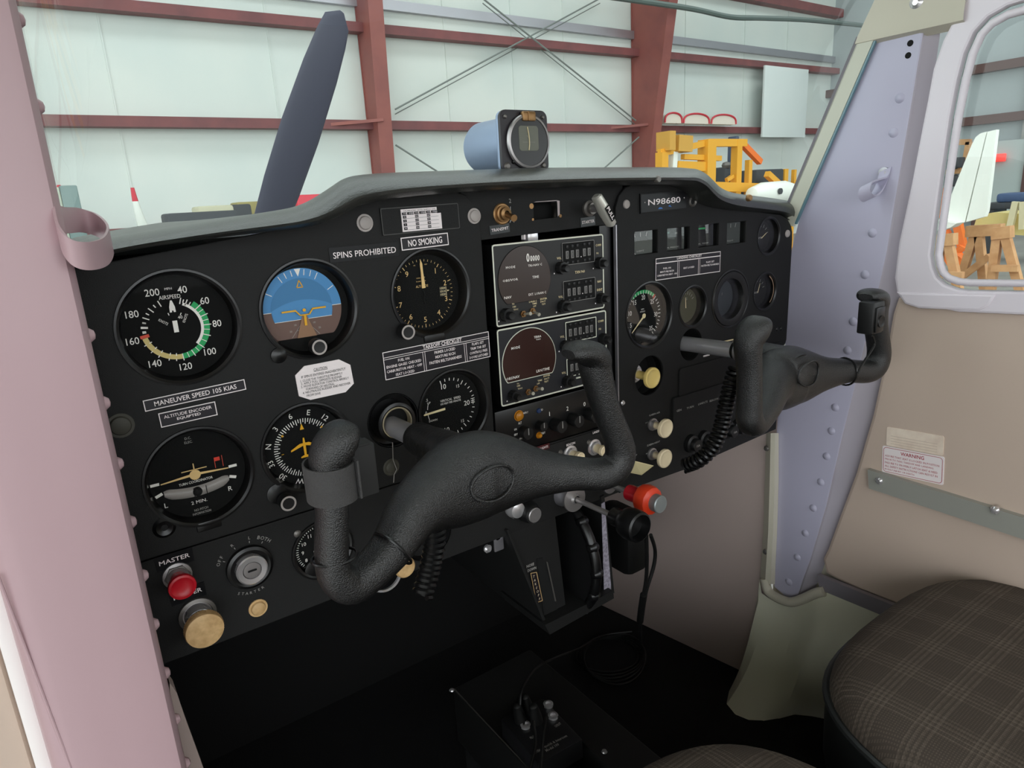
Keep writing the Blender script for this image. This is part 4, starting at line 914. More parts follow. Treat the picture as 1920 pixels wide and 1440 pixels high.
MB().lathe([(.0364, .0005), (.0352, .0022), (.0300, .0022), (.0268, .0012), (.0246, -.004), (.0245, -.014)], seg=56).build('mounting_ring', PLAST, o)
def mk2(b, R, d):
    for k in range(7): b.tick(R * .5, R * .68, -75 + 25 * k, .0006, d)
    b.text('AMP', -R * .1, -R * .1, .003, None, 0, d); b.text('60', -R * .45, R * .15, .003, None, 0, d)
small_gauge('ammeter', 'small deep black gauge at the upper corner by the door post', 's1', .012, mk2, 2.6, 60)
o = small_gauge('vacuum_gauge', 'small deep black gauge with tan inner sleeve below the corner gauge', 's2', .012, mk2, 2.6, 20)
MB().arc(HOLES['s2'][2] - .0028, HOLES['s2'][2] - .0012, 30, 140, .001, 0, 0, 20).build('sleeve', mat('tan sleeve', (168, 140, 118), .5), o)
for i, (r, lab, t, kind) in enumerate(zip(R4, ('square fuel gauge at the panel edge next to the starter handle, white ticks', 'square oil pressure gauge, second in the row', 'square oil temperature gauge with a green band', 'square fuel gauge nearest the door post'), ('LEFT', 'OIL PRESSURE', 'OIL TEMP', 'RIGHT'), (0, 1, 2, 0))):
    x0, x1, z0, z1 = r; X, Z = (x0 + x1) / 2 + PX, (z0 + z1) / 2; o = thing('engine_gauge', lab, 'gauge', (X, 0, Z), group='square engine gauges'); hw, hh = (x1 - x0) / 2, (z1 - z0) / 2
    dp = .009
    MB().grid([[(hw, 0, -hh), (hw, 0, hh), (-hw, 0, hh), (-hw, 0, -hh), (hw, 0, -hh)], [(hw, dp, -hh), (hw, dp, hh), (-hw, dp, hh), (-hw, dp, -hh), (hw, dp, -hh)]], False).build('bezel', SATIN, o)
    MB().box(-hw, hw, dp, dp + .001, -hh, hh).build('dial_face', mat('gauge face', (70, 74, 70), .85, spec=.1) if i == 0 else MATS['gauge face'] if kind == 0 else DIAL, o)
    b = MB(); b.text(t, 0, -hh * .72, .0018, hw * (1.1 if len(t) > 6 else .6), 0, dp - .0004)
    if kind == 0:
        for a in (-.45, 0, .45): b.line((a * hw, hh * .45), (a * hw * 1.2, hh * .80), .0008, dp - .0004)
        b.line((-hw * .95, -hh * .5), (-hw * .4, -hh * .95), .0009, dp - .0005)
    else: b.text('H' if kind == 2 else '100', hw * .3, hh * .45, .0020, None, 0, dp - .0004)
    b.build('markings', PRINT, o)
    if kind == 2: MB().box(-hw * .8, hw * .2, dp - .0006, dp - .0004, hh * .52, hh * .66).build('green_band', GREEN, o)
    if kind == 1: MB().box(-hw * .7, -hw * .3, dp - .0006, dp - .0004, hh * .45, hh * .62).build('green_band', mat('dim teal', (50, 96, 86), .5), o)
    MB().box(-hw, hw, .0035, .0037, -hh, hh).build('glass', GLASS_D, o)

# ================================================================ PLACARDS
def placard(name, label, TL, TR, BL, m, edge=None, cat='placard', th=.0004, group=None):
    a, c, e = (Vector(pan(*q)) for q in (TL, TR, BL)); u = (c - a); w_ = u.length; h_ = (e - a).length; rot = atan2(u.y, u.x); up = Vector((-u.y, u.x)).normalized()
    ctr = a + u / 2 - up * h_ / 2
    o = thing(name, label, cat, (ctr.x, -.0016 if ctr.x > .53 else -.0004, ctr.y), (0, -rot, 0), group)
    MB().box(-w_ / 2, w_ / 2, -th, 0.0004, -h_ / 2, h_ / 2).build('backing', m, o)
    if edge: b = MB(); b.rectline(-w_ / 2, w_ / 2, -h_ / 2, h_ / 2, edge, -th - .0001); b.build('border', DECALW, o)
    return o, w_, h_
y = -.0007
o, w_, h_ = placard('spins_placard', 'glossy black label tape reading SPINS PROHIBITED', (615, 465), (746, 453), (619, 493), TAPE); b = MB(); b.text('SPINS PROHIBITED', 0, -.0005, h_ * .42, w_ * .90, 0, y, .006, res=3); b.build('lettering', DECALW, o)
o, w_, h_ = placard('no_smoking_placard', 'black NO SMOKING placard with white border above the altimeter', (750, 446), (838.5, 436), (754, 470), DECAL, .0009); b = MB(); b.text('NO SMOKING', 0, 0, h_ * .52, w_ * .72, 0, y, .02, res=3); b.build('lettering', DECALW, o)
o, w_, h_ = placard('maneuver_placard', 'long black placard reading MANEUVER SPEED 105 KIAS', (267, 751), (457.5, 710.5), (271.6, 771.8), DECAL, .0007); b = MB(); b.text('MANEUVER SPEED 105 KIAS', 0, 0, h_ * .44, w_ * .81, 0, y, .011, res=3); b.build('lettering', DECALW, o)
o, w_, h_ = placard('encoder_placard', 'short black placard reading ALTITUDE ENCODER EQUIPTED', (296, 775), (402.6, 752), (302.5, 801.5), DECAL, .0007); b = MB(); b.text('ALTITUDE ENCODER', 0, h_ * .17, h_ * .22, w_ * .84, 0, y, .011); b.text('EQUIPTED', 0, -h_ * .14, h_ * .22, w_ * .42, 0, y, .02); b.build('lettering', DECALW, o)
o, w_, h_ = placard('takeoff_placard', 'black TAKEOFF CHECKLIST placard in three columns', (716, 661), (915, 621), (722, 713), DECAL, .0007)
b = MB(); z1 = h_ / 2; hb = h_ * .27
b.line((-w_ / 2, z1 - hb * .74), (w_ / 2, z1 - hb * .74), .0005, y); b.line((-w_ / 2, z1 - hb), (w_ / 2, z1 - hb), .0005, y)
X = lambda f: -w_ / 2 + w_ * f
for f in (.349, .368, .744, .763): b.line((X(f), z1 - hb), (X(f), -z1), .0005, y)
b.text('TAKEOFF CHECKLIST', X(.54), z1 - hb * .40, h_ * .14, w_ * .37, 0, y, .02)
for i, (s, f) in enumerate((('FUEL ON', .10), ('ENGINE GAGES CHECKED', .31), ('CARBURETOR HEAT - OFF', .315), ('SEAT LOCKED', .17))): b.text(s, X(.175), z1 - hb - h_ * (.115 + .165 * i), h_ * .10, w_ * f, 0, y, .015, res=1)
for i, (s, f) in enumerate((('PRIMER LOCKED', .20), ('MIXTURE RICH', .19), ('FASTEN BELTS/HARNESS', .31))): b.text(s, X(.556), z1 - hb - h_ * (.115 + .175 * i), h_ * .11, w_ * f, 0, y, .015, res=1)
for i, (s, f) in enumerate((('FLAPS SET', .12), ('TRIM TAB SET', .16), ('CONTROLS FREE', .18), ('DOORS LATCHED', .19))): b.text(s, X(.882), z1 - hb - h_ * (.10 + .165 * i), h_ * .10, w_ * f, 0, y, .015, res=1)
b.build('lettering', DECALW, o)
o, w_, h_ = placard('landing_placard', 'black LANDING CHECKLIST placard below the square gauges', (1227, 485), (1348.7, 471), (1227.7, 526), DECAL, .0008)
b = MB(); z1 = h_ / 2; hb = h_ * .26; X = lambda f, w_=w_: -w_ / 2 + w_ * f
b.line((-w_ / 2, z1 - hb * .85), (w_ / 2, z1 - hb * .85), .0011, y)
for f in (.322, .344, .642, .664): b.line((X(f), z1 - hb), (X(f), -z1), .0006, y)
b.text('LANDING CHECKLIST', X(.5), z1 - hb * .36, h_ * .11, w_ * .38, 0, y, .02)
for i, (s, f) in enumerate((('FUEL ON', .11), ('MIXTURE RICH', .20), ('CARBURETOR HEAT - ON', .29))): b.text(s, X(.165), z1 - hb - h_ * (.23 + .15 * i), h_ * .085, w_ * f, 0, y, .015, res=1)
b.text('SEAT LOCKED', X(.493), z1 - hb - h_ * .33, h_ * .085, w_ * .17, 0, y, .015, res=1)
for i, (s, f) in enumerate((('FLAPS SET', .13), ('FASTEN BELTS/HARNESS', .29))): b.text(s, X(.832), z1 - hb - h_ * (.19 + .15 * i), h_ * .085, w_ * f, 0, y, .015, res=1)
b.build('lettering', DECALW, o)
# octagonal caution placard
oc = [(460 + a / 4, 620 + c / 4) for a, c in ((440, 265), (700, 215), (785, 255), (812, 395), (750, 460), (487, 518), (400, 490), (372, 335))]
cx_, cz_ = pan(607, 712); o = thing('caution_placard', 'eight-sided white CAUTION placard about spin recovery', 'placard', (cx_, -.0003, cz_))
MB().prism([L(o, *q) for q in oc], -.0004, .0003).build('backing', DECALW, o)
b = MB(); C4 = lambda a, c: (460 + a / 4, 620 + c / 4)
for s, p0, p1, h in (('CAUTION', (512, 294), (612, 274), 2.5), ('IF SPIN IS ENTERED INADVERTENTLY', (420, 350), (750, 284), 2.2), ('1. CLOSE THE THROTTLE PROMPTLY', (413, 380), (728, 318), 2.0), ('2. APPLY FULL OPPOSITE RUDDER', (417, 401), (722, 342), 2.0), ('3. MOVE ELEVATOR CONTROL BRISKLY', (417, 424), (775, 353), 2.0), ('FORWARD OF NEUTRAL', (455, 440), (668, 398), 2.0), ('4. NEUTRALIZE RUDDER AND RECOVER', (430, 469), (787, 392), 2.0), ('FROM DIVE', (460, 488), (563, 468), 2.0)):
    tpx(b, s, C4(*p0), C4(*p1), h, o, -.0007, 0, 2)
a, c = L(o, *C4(510, 306)), L(o, *C4(614, 286)); b.line(a, c, .0003, -.0007); b.build('lettering', INK, o)
# compass correction card in its holder
o, w_, h_ = placard('compass_card_holder', 'black plate holding a white compass correction card', (711, 391), (857, 380.5), (716, 442), PANEL, None, 'card', .0012)
b = MB(); b.rectline(-w_ / 2, w_ / 2, -h_ / 2, h_ / 2, .0008, -.0013, .0015); b.build('rim', mat('dark grey edge', (66, 66, 64), .5), o)  # thin grey line that makes the black plate's edges show
q = Vector(pan(788, 411)) - Vector((o.location.x, o.location.z)); cw, ch = (Vector(pan(816, 386)) - Vector(pan(749, 390))).length * 1.06, .0195
cd_ = MB(); qx, qz = q.x - .0005, q.y; cd_.prism([(qx - cw / 2, qz - ch / 2), (qx + cw / 2 + .002, qz - ch / 2), (qx + cw / 2 + .002, qz + ch * .22), (qx + cw / 2 - .002, qz + ch * .22), (qx + cw / 2 - .002, qz + ch / 2), (qx - cw / 2, qz + ch / 2)], -.0018, -.0012); card = cd_.build('card', DECALW, o)
b = MB(); b.text('CALIBRATED WITH RADIO ON', qx - .001, qz + ch * .42, .0011, cw * .85, 0, -.0020, res=1)
for i in range(6): b.poly([(qx - cw / 2 + .0008 + cw * .158 * i + (.0 if i % 2 == 0 else -.001), qz + ch * .24), (qx - cw / 2 + .0008 + cw * .158 * (i + 1) - .0006 - (.001 if i % 2 == 0 else 0), qz + ch * .24), (qx - cw / 2 + .0008 + cw * .158 * (i + 1) - .0006 - (.001 if i % 2 == 0 else 0), qz + ch * .36), (qx - cw / 2 + .0008 + cw * .158 * i + (.0 if i % 2 == 0 else -.001), qz + ch * .36)], -.0020)
for i in range(4):
    zz = qz + ch * (.155 - .17 * i); b.line((qx - cw * .47, zz - ch * .07), (qx + cw * .48, zz - ch * .07), .0002, -.0020)
    for k in range(3): xx = qx - cw * .465 + cw * .316 * k; b.poly([(xx, zz - ch * .06), (xx + .0034, zz - ch * .06), (xx + .0034, zz + ch * .06), (xx, zz + ch * .06)], -.0020)
b.build('print', INK, o)
b = MB()
for i, s in enumerate(('FOR', 'STEER') * 3): b.text(s, qx - cw / 2 + .0008 + cw * .158 * (i + .5), qz + ch * .30, .0012, cw * (.09 if i % 2 == 0 else .13), 0, -.0022, .01, res=1)
for i, r in enumerate((('N', '30', '60'), ('E', '120', '150'), ('S', '210', '240'), ('W', '300', '330'))):
    for k, s in enumerate(r): b.text(s, qx - cw * .465 + cw * .316 * k + .0017, qz + ch * (.155 - .17 * i), .0012, None if len(s) == 1 else .0026, 0, -.0022, .01, res=1)
b.build('reversed_print', DECALW, o)
# registration plate
o, w_, h_ = placard('registration_plate', 'dark framed registration plate with white characters below the glareshield', (1197, 363.5), (1285, 356), (1198, 401), TAPE, None, 'plate', .0012)
b = MB(); b.rectline(-w_ / 2, w_ / 2, -h_ / 2, h_ / 2, .0012, -.0014, .002); b.build('frame', PANEL, o)
b = MB(); b.text('N98680', .0, .0006, h_ * .30, w_ * .69, 0, -.0015, .01, res=3)
b.disc(.0006, -.0015, -w_ * .41, .001, 10); b.text('+', w_ * .43, .002, .002, None, 0, -.0015); b.build('lettering', DECALW, o)
b = MB(); b.poly([(-.011, -h_ * .36), (-.003, -h_ * .36), (-.005, -h_ * .28), (-.009, -h_ * .27)], -.0015); b.poly([(.006, -h_ * .26), (.012, -h_ * .32), (.009, -h_ * .2)], -.0015); b.build('blue_mark', mat('blue print', (40, 110, 190), .4), o)
# starter and transmit tape
for nm, lab, s, q, sz in (('starter_label', 'black tape label reading STARTER under the pull handle', 'STARTER', ((1091, 409), (1118, 405), (1091, 426)), .55), ('transmit_label', 'dull grey tape label reading TRANSMIT under the toggle', 'TRANSMIT', ((920, 424), (957, 418), (921, 441)), .5)):
    o, w_, h_ = placard(nm, lab, *q, mat(nm + ' tape', (46, 50, 52), .4), None, 'label'); o.location.y = .0026; b = MB(); b.text(s, 0, -h_ * .02, h_ * .34, w_ * .86, 0, -.0008, .01, res=2); b.build('lettering', DECALW, o)

# ================================================================ RADIOS
def L3(o, px, py, y=0.0):
    p = aty(px, py, y); return Vector((p.x - o.location.x, p.y - o.location.y, p.z - o.location.z))
def fluted(b, base, face, r, o, seg=28, yb=0.0, ln=.014):
    """fluted radio knob: base and face given as pixels on the radio face; only the base is used, the knob points straight out"""
    c = L3(o, *base, yb)
    b.lathe([(r, 0.001), (r, ln * .55), (r * .96, ln * .6)], c, (0, -1, 0), seg, False, 1, r * .1)
    b.lathe([(r * .62, ln * .6), (r * .60, ln - .001), (r * .5, ln), (0, ln * .97)], c, (0, -1, 0), 20)
    b.lathe([(r * .96, ln * .6), (r * .62, ln * .6)], c, (0, -1, 0), 20)
    return b
def toggle(o, nut, tip, name, m=BRASS, r=.0036, yb=0.0, capm=None, parent=None, yt=-.014):
    c = L3(o, *nut, yb); t = L3(o, *tip, yt)
    n = MB().lathe([(r, .001), (r, .0022), (r * .7, .0022), (r * .6, .0042), (0, .0042)], c, (0, -1, 0), 6, False).build(name, m, parent or o)
    MB().tube([c + Vector((0, -.002, 0)), c.lerp(t, .55), t], [.0010, .0012, .0019], 10).build('lever', capm or m, n)
    return n
def radio(name, label, TL, TR, BL, BR, texts, screen, windows, digits, knobs, toggles, litm, thick):
    P = [pan(*q) for q in (TL, TR, BR, BL)]; X = sum(p[0] for p in P) / 4; Z = sum(p[1] for p in P) / 4
    o = thing(name, label, 'radio', (X, 0, Z)); R = [(p[0] - X, p[1] - Z) for p in P]
    x0, x1, z0, z1 = (R[0][0] + R[3][0]) / 2, (R[1][0] + R[2][0]) / 2, (R[2][1] + R[3][1]) / 2, (R[0][1] + R[1][1]) / 2
    MB().box(x0, x1, 0, .12, z0, z1, .001).build('case', SATIN, o)
    MB().plate(rrect(x0 + .0006, x1 - .0006, z0 + .0006, z1 - .0006, .003), [], -.0003, .0012, .0002).build('faceplate', mat(name + ' face', (34, 34, 35) if not thick else (30, 31, 36), .5), o)
    b = MB(); b.rectline(x0, x1, z0, z1, .0016, -.0004, .0032); b.build('border_line', LINEW, o)
    (cp, lp, rp, tp, bl, br) = screen
    l, r_, t, c1, c2 = L(o, *lp), L(o, *rp), L(o, *tp), L(o, *bl), L(o, *br); cx = (l[0] + r_[0]) / 2; rad = (r_[0] - l[0]) / 2; cz = t[1] - rad; cut = (c1[1] + c2[1]) / 2
    def scr(rr, cutz): return [(cx + rr * sin(2 * pi * i / 64), max(cz + rr * cos(2 * pi * i / 64), cutz)) for i in range(64)]
    if thick: MB().prism(scr(rad + .0008, cut - .0008), -.0008, 0).build('screen_rim', LINEW, o)
    else: MB().prism(scr(rad + .0006, cut - .0006), -.0005, 0).build('screen_rim', DEEP, o)
    MB().prism(scr(rad, cut), -.0010, 0).build('screen', litm, o)
    for q in windows:
        W = [L(o, *k) for k in q[:4]]; wx0, wx1, wz1, wz0 = (W[0][0] + W[3][0]) / 2, (W[1][0] + W[2][0]) / 2, (W[0][1] + W[1][1]) / 2, (W[2][1] + W[3][1]) / 2
        MB().plate(rrect(wx0, wx1, wz0, wz1, .001, 2), [], -.0012, .0015, .0003).build('thumbwheel_window', DEEP, o)
        b = MB(); b.rectline(wx0 - .0004, wx1 + .0004, wz0 - .0004, wz1 + .0004, .0010 if thick else .0004, -.0013, .001); b.build('window_rim', LINEW if thick else PRINT, o)
    for (q, n) in digits:
        w0 = L(o, *q[0]); w1 = L(o, *q[1])
        for k in range(5):
            u = (0, .235, .46, .78, 1.0)[k]; x = w0[0] + (w1[0] - w0[0]) * u; z = w0[1] + (w1[1] - w0[1]) * u
            if k < n:
                MB().box(x - .0021, x + .0021, -.0018, -.001, z - .0042, z + .0042, .0004).build('thumbwheel', DIGIT, o)
                b = MB(); b.text('0', x, z, .0062, .0022, 0, -.0020, 0); b.build('wheel_digit', SATIN, o)
                for s in (-1, 1): MB().box(x - .0016, x + .0016, -.0022, -.001, z + s * .0085 - .0016, z + s * .0085 + .0016, .0004).build('thumb_key', PLAST, o)
        x = w0[0] + (w1[0] - w0[0]) * .62; z = w0[1] - .0035; b = MB(); b.disc(.0007, -.0016, x, z, 10); b.build('decimal_point', DECALW, o)
    b = MB(); c_ = MB()
    for s, q, h, wd, cream in texts:
        p = L(o, *q); (c_ if cream else b).text(s, p[0], p[1], h * MM, wd * MM if wd else None, 0, -.0012, .012, res=1)
    b.build('white_print', WHITE, o)
    if c_.v: c_.build('cream_print', CREAMP, o)
    for base, r in knobs: fluted(MB(), base, None, r, o).build('knob', PLAST, o); p = L(o, *base); b2 = MB(); b2.disc(.0008, -.0008, p[0] - r - .001, p[1] - r * .8, 10); b2.build('index_dot', DECALW, o)
    for nut, tip in toggles: toggle(o, nut, tip, 'toggle_switch', BRASS, .0036, 0, mat('toggle cap', (176, 172, 158), .4) if 'toggle cap' not in MATS else MATS['toggle cap'])
    return o
r1 = radio('upper_nav_radio', 'upper radio with brown round display and large white zero row', (919, 460), (1130, 437.6), (933, 614), (1133.6, 577),
 [('MODE', (956, 501), 2.4, 11.5, 0), ('OBS/VOR', (955.8, 525), 2.4, 19, 0), ('NAV', (951, 557.6), 2.6, 9, 0), ('TRI-NAV C', (1002, 496.7), 2.3, 18, 0), ('TIME', (1003, 519), 2.6, 8.5, 0), ('EXT. LORAN C', (1006.5, 550), 2.5, 23, 0),
  ('COMM', (1120.6, 459.5), 2.6, 8, 1), ('SQ', (1118.7, 474.7), 2.2, 3.4, 1), ('VOL', (1047, 484), 2.6, 6, 1), ('TXN 960', (1086, 509.5), 3.0, 14, 1), ('NAV', (1122.6, 527.5), 2.6, 6, 1), ('IDENT', (1123, 543), 2.6, 8, 1), ('VOL', (1050, 556.4), 2.6, 6, 1),
  ('TO', (961, 570), 1.8, 3, 1), ('OBS', (963, 575), 1.8, 4.5, 1), ('T/OC', (966, 580), 1.8, 6, 1), ('LORAN C', (998, 565), 1.8, 10, 1), ('TIME', (1001, 569), 1.8, 6, 1), ('OFF', (1001, 574), 1.8, 4, 1), ('ENTER', (1018, 560), 1.8, 9, 1), ('DRCT', (1017, 565), 1.8, 7, 1), ('TST', (1018, 570), 1.8, 5, 1)],
 (None, (934, 540), (1031.6, 528), (982, 461), (938, 568), (1028, 562)),
 [((1052.6, 457), (1112, 450), (1113, 490), (1054, 497)), ((1055, 528), (1114, 520.5), (1115, 559.5), (1056, 565))],
 [(((1062, 478), (1103, 471.7)), 5), (((1065.5, 548), (1105.5, 541.6)), 5)],
 [((1048.5, 502), .0066), ((1121, 493), .0066), ((1053, 574), .0070), ((1124.5, 559), .0062), ((946, 590), .0070)], [((979.7, 588.4), (995, 588)), ((997, 583), (1011, 590))], BROWNL, False)
b = MB()
for q, hw, hh in (((988.5, 483), .0019, .0042), ((994.8, 484.4), .0013, .0028), ((999.3, 484), .0013, .0028), ((1003.8, 483.6), .0013, .0028), ((1008.3, 483.2), .0013, .0028)):
    x, z = L(r1, *q); out = [(x + hw * cos(2 * pi * i / 24), -.0012, z + hh * sin(2 * pi * i / 24)) for i in range(24)]; inn = [(x + hw * .34 * cos(2 * pi * i / 24), -.0012, z + hh * .62 * sin(2 * pi * i / 24)) for i in range(24)]
    b = MB(); b.add(out + inn, [(i, (i + 1) % 24, (i + 1) % 24 + 24, i + 24) for i in range(24)]); b.build('zero_mark', WHITE, r1)
r2 = radio('lower_nav_radio', 'lower radio with dark red round display in a white outline', (929.5, 619), (1134, 581), (941, 763), (1140, 711),
 [('MODE', (965.6, 651.7), 2.8, 11, 0), ('TERRA', (1006.7, 631), 2.4, 9.5, 0), ('TXN', (1008, 636), 1.2, 6, 0), ('LRN/TIME', (1017, 693), 3.0, 18, 0), ('OBS/NAV', (960.6, 708), 3.0, 17, 0), ('COMM', (1125, 601.7), 2.6, 8.5, 1), ('SQ', (1123.4, 616.6), 2.4, 3.6, 1), ('VOL', (1053, 631), 2.6, 6, 1), ('VOL', (1056, 698.6), 2.6, 6, 1),
  ('TO', (970, 719), 1.8, 3, 1), ('OBS', (971, 723), 1.8, 4.5, 1), ('T/OC', (974, 728), 1.8, 6, 1), ('TIME', (1011, 713), 1.8, 6, 1), ('OFF', (1008, 719), 1.8, 4, 1), ('ENTER', (1024, 704), 1.8, 9, 1), ('DRCT', (1024, 709.5), 1.8, 7, 1), ('TEST', (1023, 715), 1.8, 6, 1)],
 (None, (941, 672), (1040, 655), (995, 614.5), (950, 718), (1036, 697)),
 [((1059, 604), (1116, 594.5), (1117, 633), (1060, 641)), ((1061, 674), (1120, 660), (1121, 694), (1062.5, 705))],
 [(((1068, 623.6), (1107.5, 615.8)), 5), (((1070.8, 689), (1110, 681)), 5)],
 [((1057, 648), .0064), ((1128, 634.5), .0064), ((1061, 714), .0066), ((960, 741), .0062), ((1131, 700), .006)], [((989, 734.5), (1000, 738)), ((1003, 728), (1017, 729))], REDL, True)
o = r2; p = L(o, 1087, 707); MB().box(p[0] - .006, p[0] + .006, -.001, 0, p[1] - .0008, p[1] + .0008).build('white_bar', LINEW, o)
# transponder and the switch row
tp = thing('transponder', 'slim transponder with amber reply lens and code digits 1 2 0 below the radios', 'radio', (.438, 0, -.048))
MB().box(-.083, .090, .0003, .10, -.027, .024, .001).build('faceplate', SATIN, tp)
b = MB(); ct = 0
for s, q, h, wd in (('REPLY', (985.5, 773.5), 2.0, 6.5), ('ALT', (974.5, 793), 2.6, 4.4), ('ON', (966, 805), 2.4, 3.4), ('SBY', (967, 814.5), 2.4, 5), ('OFF', (976, 822), 2.4, 4.4), ('1', (1030, 776), 5.0, 1.9), ('2', (1063.5, 766), 5.0, 2.6), ('0', (1095.5, 757.5), 5.0, 2.6)):
    p = L(tp, *q); (MB() if len(s) == 1 else b).text(s, p[0], p[1], h * MM, wd * MM, 0, -.0004, .012, res=1) if len(s) > 1 else MB().text(s, p[0], p[1], h * MM, None, 0, -.0004, .012, res=2).build('code_digit', WHITE, tp)
b.build('lettering', WHITE, tp)
for s, q, h, wd in (('ID', (1016, 768), 2.2, 2.8), ('TEST', (1018, 812), 2.2, 6)):
    p = L(tp, *q); b = MB(); b.text(s, p[0], p[1], h * MM, wd * MM, 0, -.0004, .012, res=1); b.build('lens_lettering', WHITE, tp)
for q, r in (((973, 779.5), .0052), ((1010.5, 816), .0032)):
    MB().lathe([(0, .004), (r * .6, .0036), (r * .95, .002), (r, 0), (r * 1.15, 0), (r * 1.15, -.001)], L3(tp, *q), seg=24).build('amber_lens', AMBERL, tp)
MB().lathe([(0, .002), (.0024, .0016), (.003, 0)], L3(tp, 1010, 770), seg=18).build('blue_lens', mat('blue lens', (40, 60, 100), .3), tp)
for q, r, ln in (((981, 809), .0070, .010), ((1011, 797), .0055, .009), ((1040, 795), .0074, .014), ((1072, 785), .0074, .014), ((1103, 776), .0074, .014)):
    k = MB().lathe([(r, 0), (r, ln - .001), (r * .9, ln), (0, ln)], L3(tp, *q), seg=26).build('knob', PLAST, tp)
    c = L3(tp, *q); MB().box(c.x - .0004, c.x + .0004, -ln - .0004, -ln, c.z - r * .2, c.z + r * .85).build('pointer_line', PRINT, k)
def pull_knob(name, label, base, r, ln, m, lab=None, stem=.0042, nut=STEEL, cat='knob', yb=0.0, head=.006, group=None, flute=0, dish=True):
    X, Z = pan(*base) if isinstance(base[0], (int, float)) and base[0] > 5 else base
    o = thing(name, label, cat, (X, yb, Z), group=group)
    MB().lathe([(stem * 1.9, -.001), (stem * 1.9, .002), (stem * 1.45, .0026), (stem * 1.4, .006), (stem, .006)], seg=24).build('bushing', nut, o)
    MB().lathe([(stem, .004), (stem, ln - head), (stem * 1.2, ln - head + .0005)], seg=24).build('stem', m, o)
    prof = [(stem, ln - head - .001), (r * .75, ln - head), (r * .97, ln - head * .75), (r, ln - head * .4), (r * .96, ln - head * .08), (r * .80, ln)]
    prof += [(r * .74, ln - .0006), (r * .4, ln - .0018), (0, ln - .0020)] if dish else [(r * .4, ln + .0004), (0, ln + .0005)]
    MB().lathe(prof, seg=44).build('head', m, o)
    return o
sw = thing('switch_panel', 'black switch strip with NAV LIGHTS, BEACON and LANDING LT labels', 'switch panel', (.44, 0, -.1005))
MB().box(-.085, .093, -.0006, .003, -.0245, .0225, .0008).build('plate', PANEL, sw)
for s, q, wmm, m in (('NAV LIGHTS', (1014.5, 840), 18, mat('dark red tape', (72, 18, 24), .4)), ('BEACON', (1069, 832), 13, DEEP), ('LANDING LT', (1121, 808), 18, DEEP)):
    p = L(sw, *q); k = MB().box(p[0] - wmm * MM * .62, p[0] + wmm * MM * .62, -.0010, -.0004, p[1] - .0030, p[1] + .0034).build('label_tape', m, sw)
    b = MB(); b.text(s, p[0], p[1], .0027, wmm * MM, 0, -.0012, .012); b.build('lettering', DECALW, k)
for i, (q, lab) in enumerate((((1068, 850), 'ivory pull switch below the BEACON tape'), ((1113, 838), 'ivory pull switch below the LANDING LT tape'), ((1019, 868), 'ivory pull switch below the NAV LIGHTS tape'))):
    pull_knob('pull_switch', lab, q, .0065, .020, KNOB, stem=.0052, nut=CHROME, cat='switch', group='ivory pull switches')
for q in ((1051, 848), (1104, 829)):
    MB().lathe([(0, .002), (.002, .0016), (.003, 0)], L3(sw, *q, -.0006), seg=14).build('screw', GUN, sw)

# ---- knobs along the right and left panels
pull_knob('cabin_air_knob', 'ivory push-pull knob under the CABIN AIR lettering', (.588, -.0926), .0122, .024, KNOB, group='ivory cabin knobs', yb=-.001)
pull_knob('cabin_heat_knob', 'ivory push-pull knob under the CABIN HEAT lettering', (.587, -.1320), .0122, .024, KNOB, group='ivory cabin knobs', yb=-.001)
ck = pull_knob('carburetor_heat_knob', 'yellowed ivory pull knob in a dark round recess below the RPM dial', (.5655, -.0240), .0128, .030, KNOBY, stem=.0050, nut=CHROME, yb=.006)
MB().lathe([(.0258, -.006), (.0252, -.009), (.0252, -.02), (0, -.02)], (carb[0] - .5655, 0, carb[1] + .0240), (0, -1, 0), 44).build('recess_cup', DEEP, ck)
MB().lathe([(.011, -.012), (.011, .001), (.009, .002), (.006, .002)], (0, 0, 0), seg=30).build('collar', CHROME, ck)
mk = pull_knob('master_switch', 'red push-pull master switch knob at the panel corner by the door post', (.0400, -.0890), .0104, .024, REDK, stem=.0058, nut=STEEL, cat='switch')
MB().lathe([(.0098, .0), (.0098, .0045), (.008, .005), (.0058, .005)], seg=6, smooth=False).build('hex_nut', GUN, mk)
pk = pull_knob('primer_knob', 'large worn ivory primer knob below the red master switch', (.0486, -.1285), .0148, .031, KNOBO, stem=.0062, nut=STEEL, head=.008, dish=False)
MB().lathe([(.0148, .0006), (.0146, .003), (.012, .004), (.011, .001)], seg=36).build('collar', GUN, pk)
MB().lathe([(.0105, .0), (.0105, .014), (.0095, .0145), (.0064, .0145)], seg=36).build('sleeve', CHROME, pk)
for k in range(60): pass
b = MB(); b.lathe([(.0149, .0232), (.0149, .0290)], seg=96, flute=1, fd=.0005); b.build('knurled_rim', KNOBO, pk)
for s, q, w_, lab in (('MASTER', (327, 1048.5), .0225, 'black tape reading MASTER above the red knob'), ('MASTER', (352, 1113), .0215, 'black tape partly hidden behind the red master knob')):
    x, z = pan(*q); t = thing('master_label', lab, 'label', (x, .0002, z)); MB().box(-w_ * .62, w_ * .62, -.0004, .0006, -.0065, .0058).build('tape', TAPE, t); b = MB(); b.text(s, 0, 0, .0038, w_, 0, -.0006, .008); b.build('lettering', DECALW, t)
ig = thing('ignition_switch', 'round silver ignition key lock marked OFF R L BOTH', 'switch', (*[0] * 3,)); x, z = pan(468, 1062); ig.location = (x, 0, z)
MB().lathe([(.0195, .0003), (.0190, .0035), (.0165, .0045), (.0135, .0035), (.0125, .001)], seg=44).build('escutcheon', SATIN, ig)
MB().lathe([(.0130, .001), (.0130, .0085), (.0118, .0095), (.0078, .0090), (.0074, .0070)], seg=44).build('lock_ring', CHROME, ig)
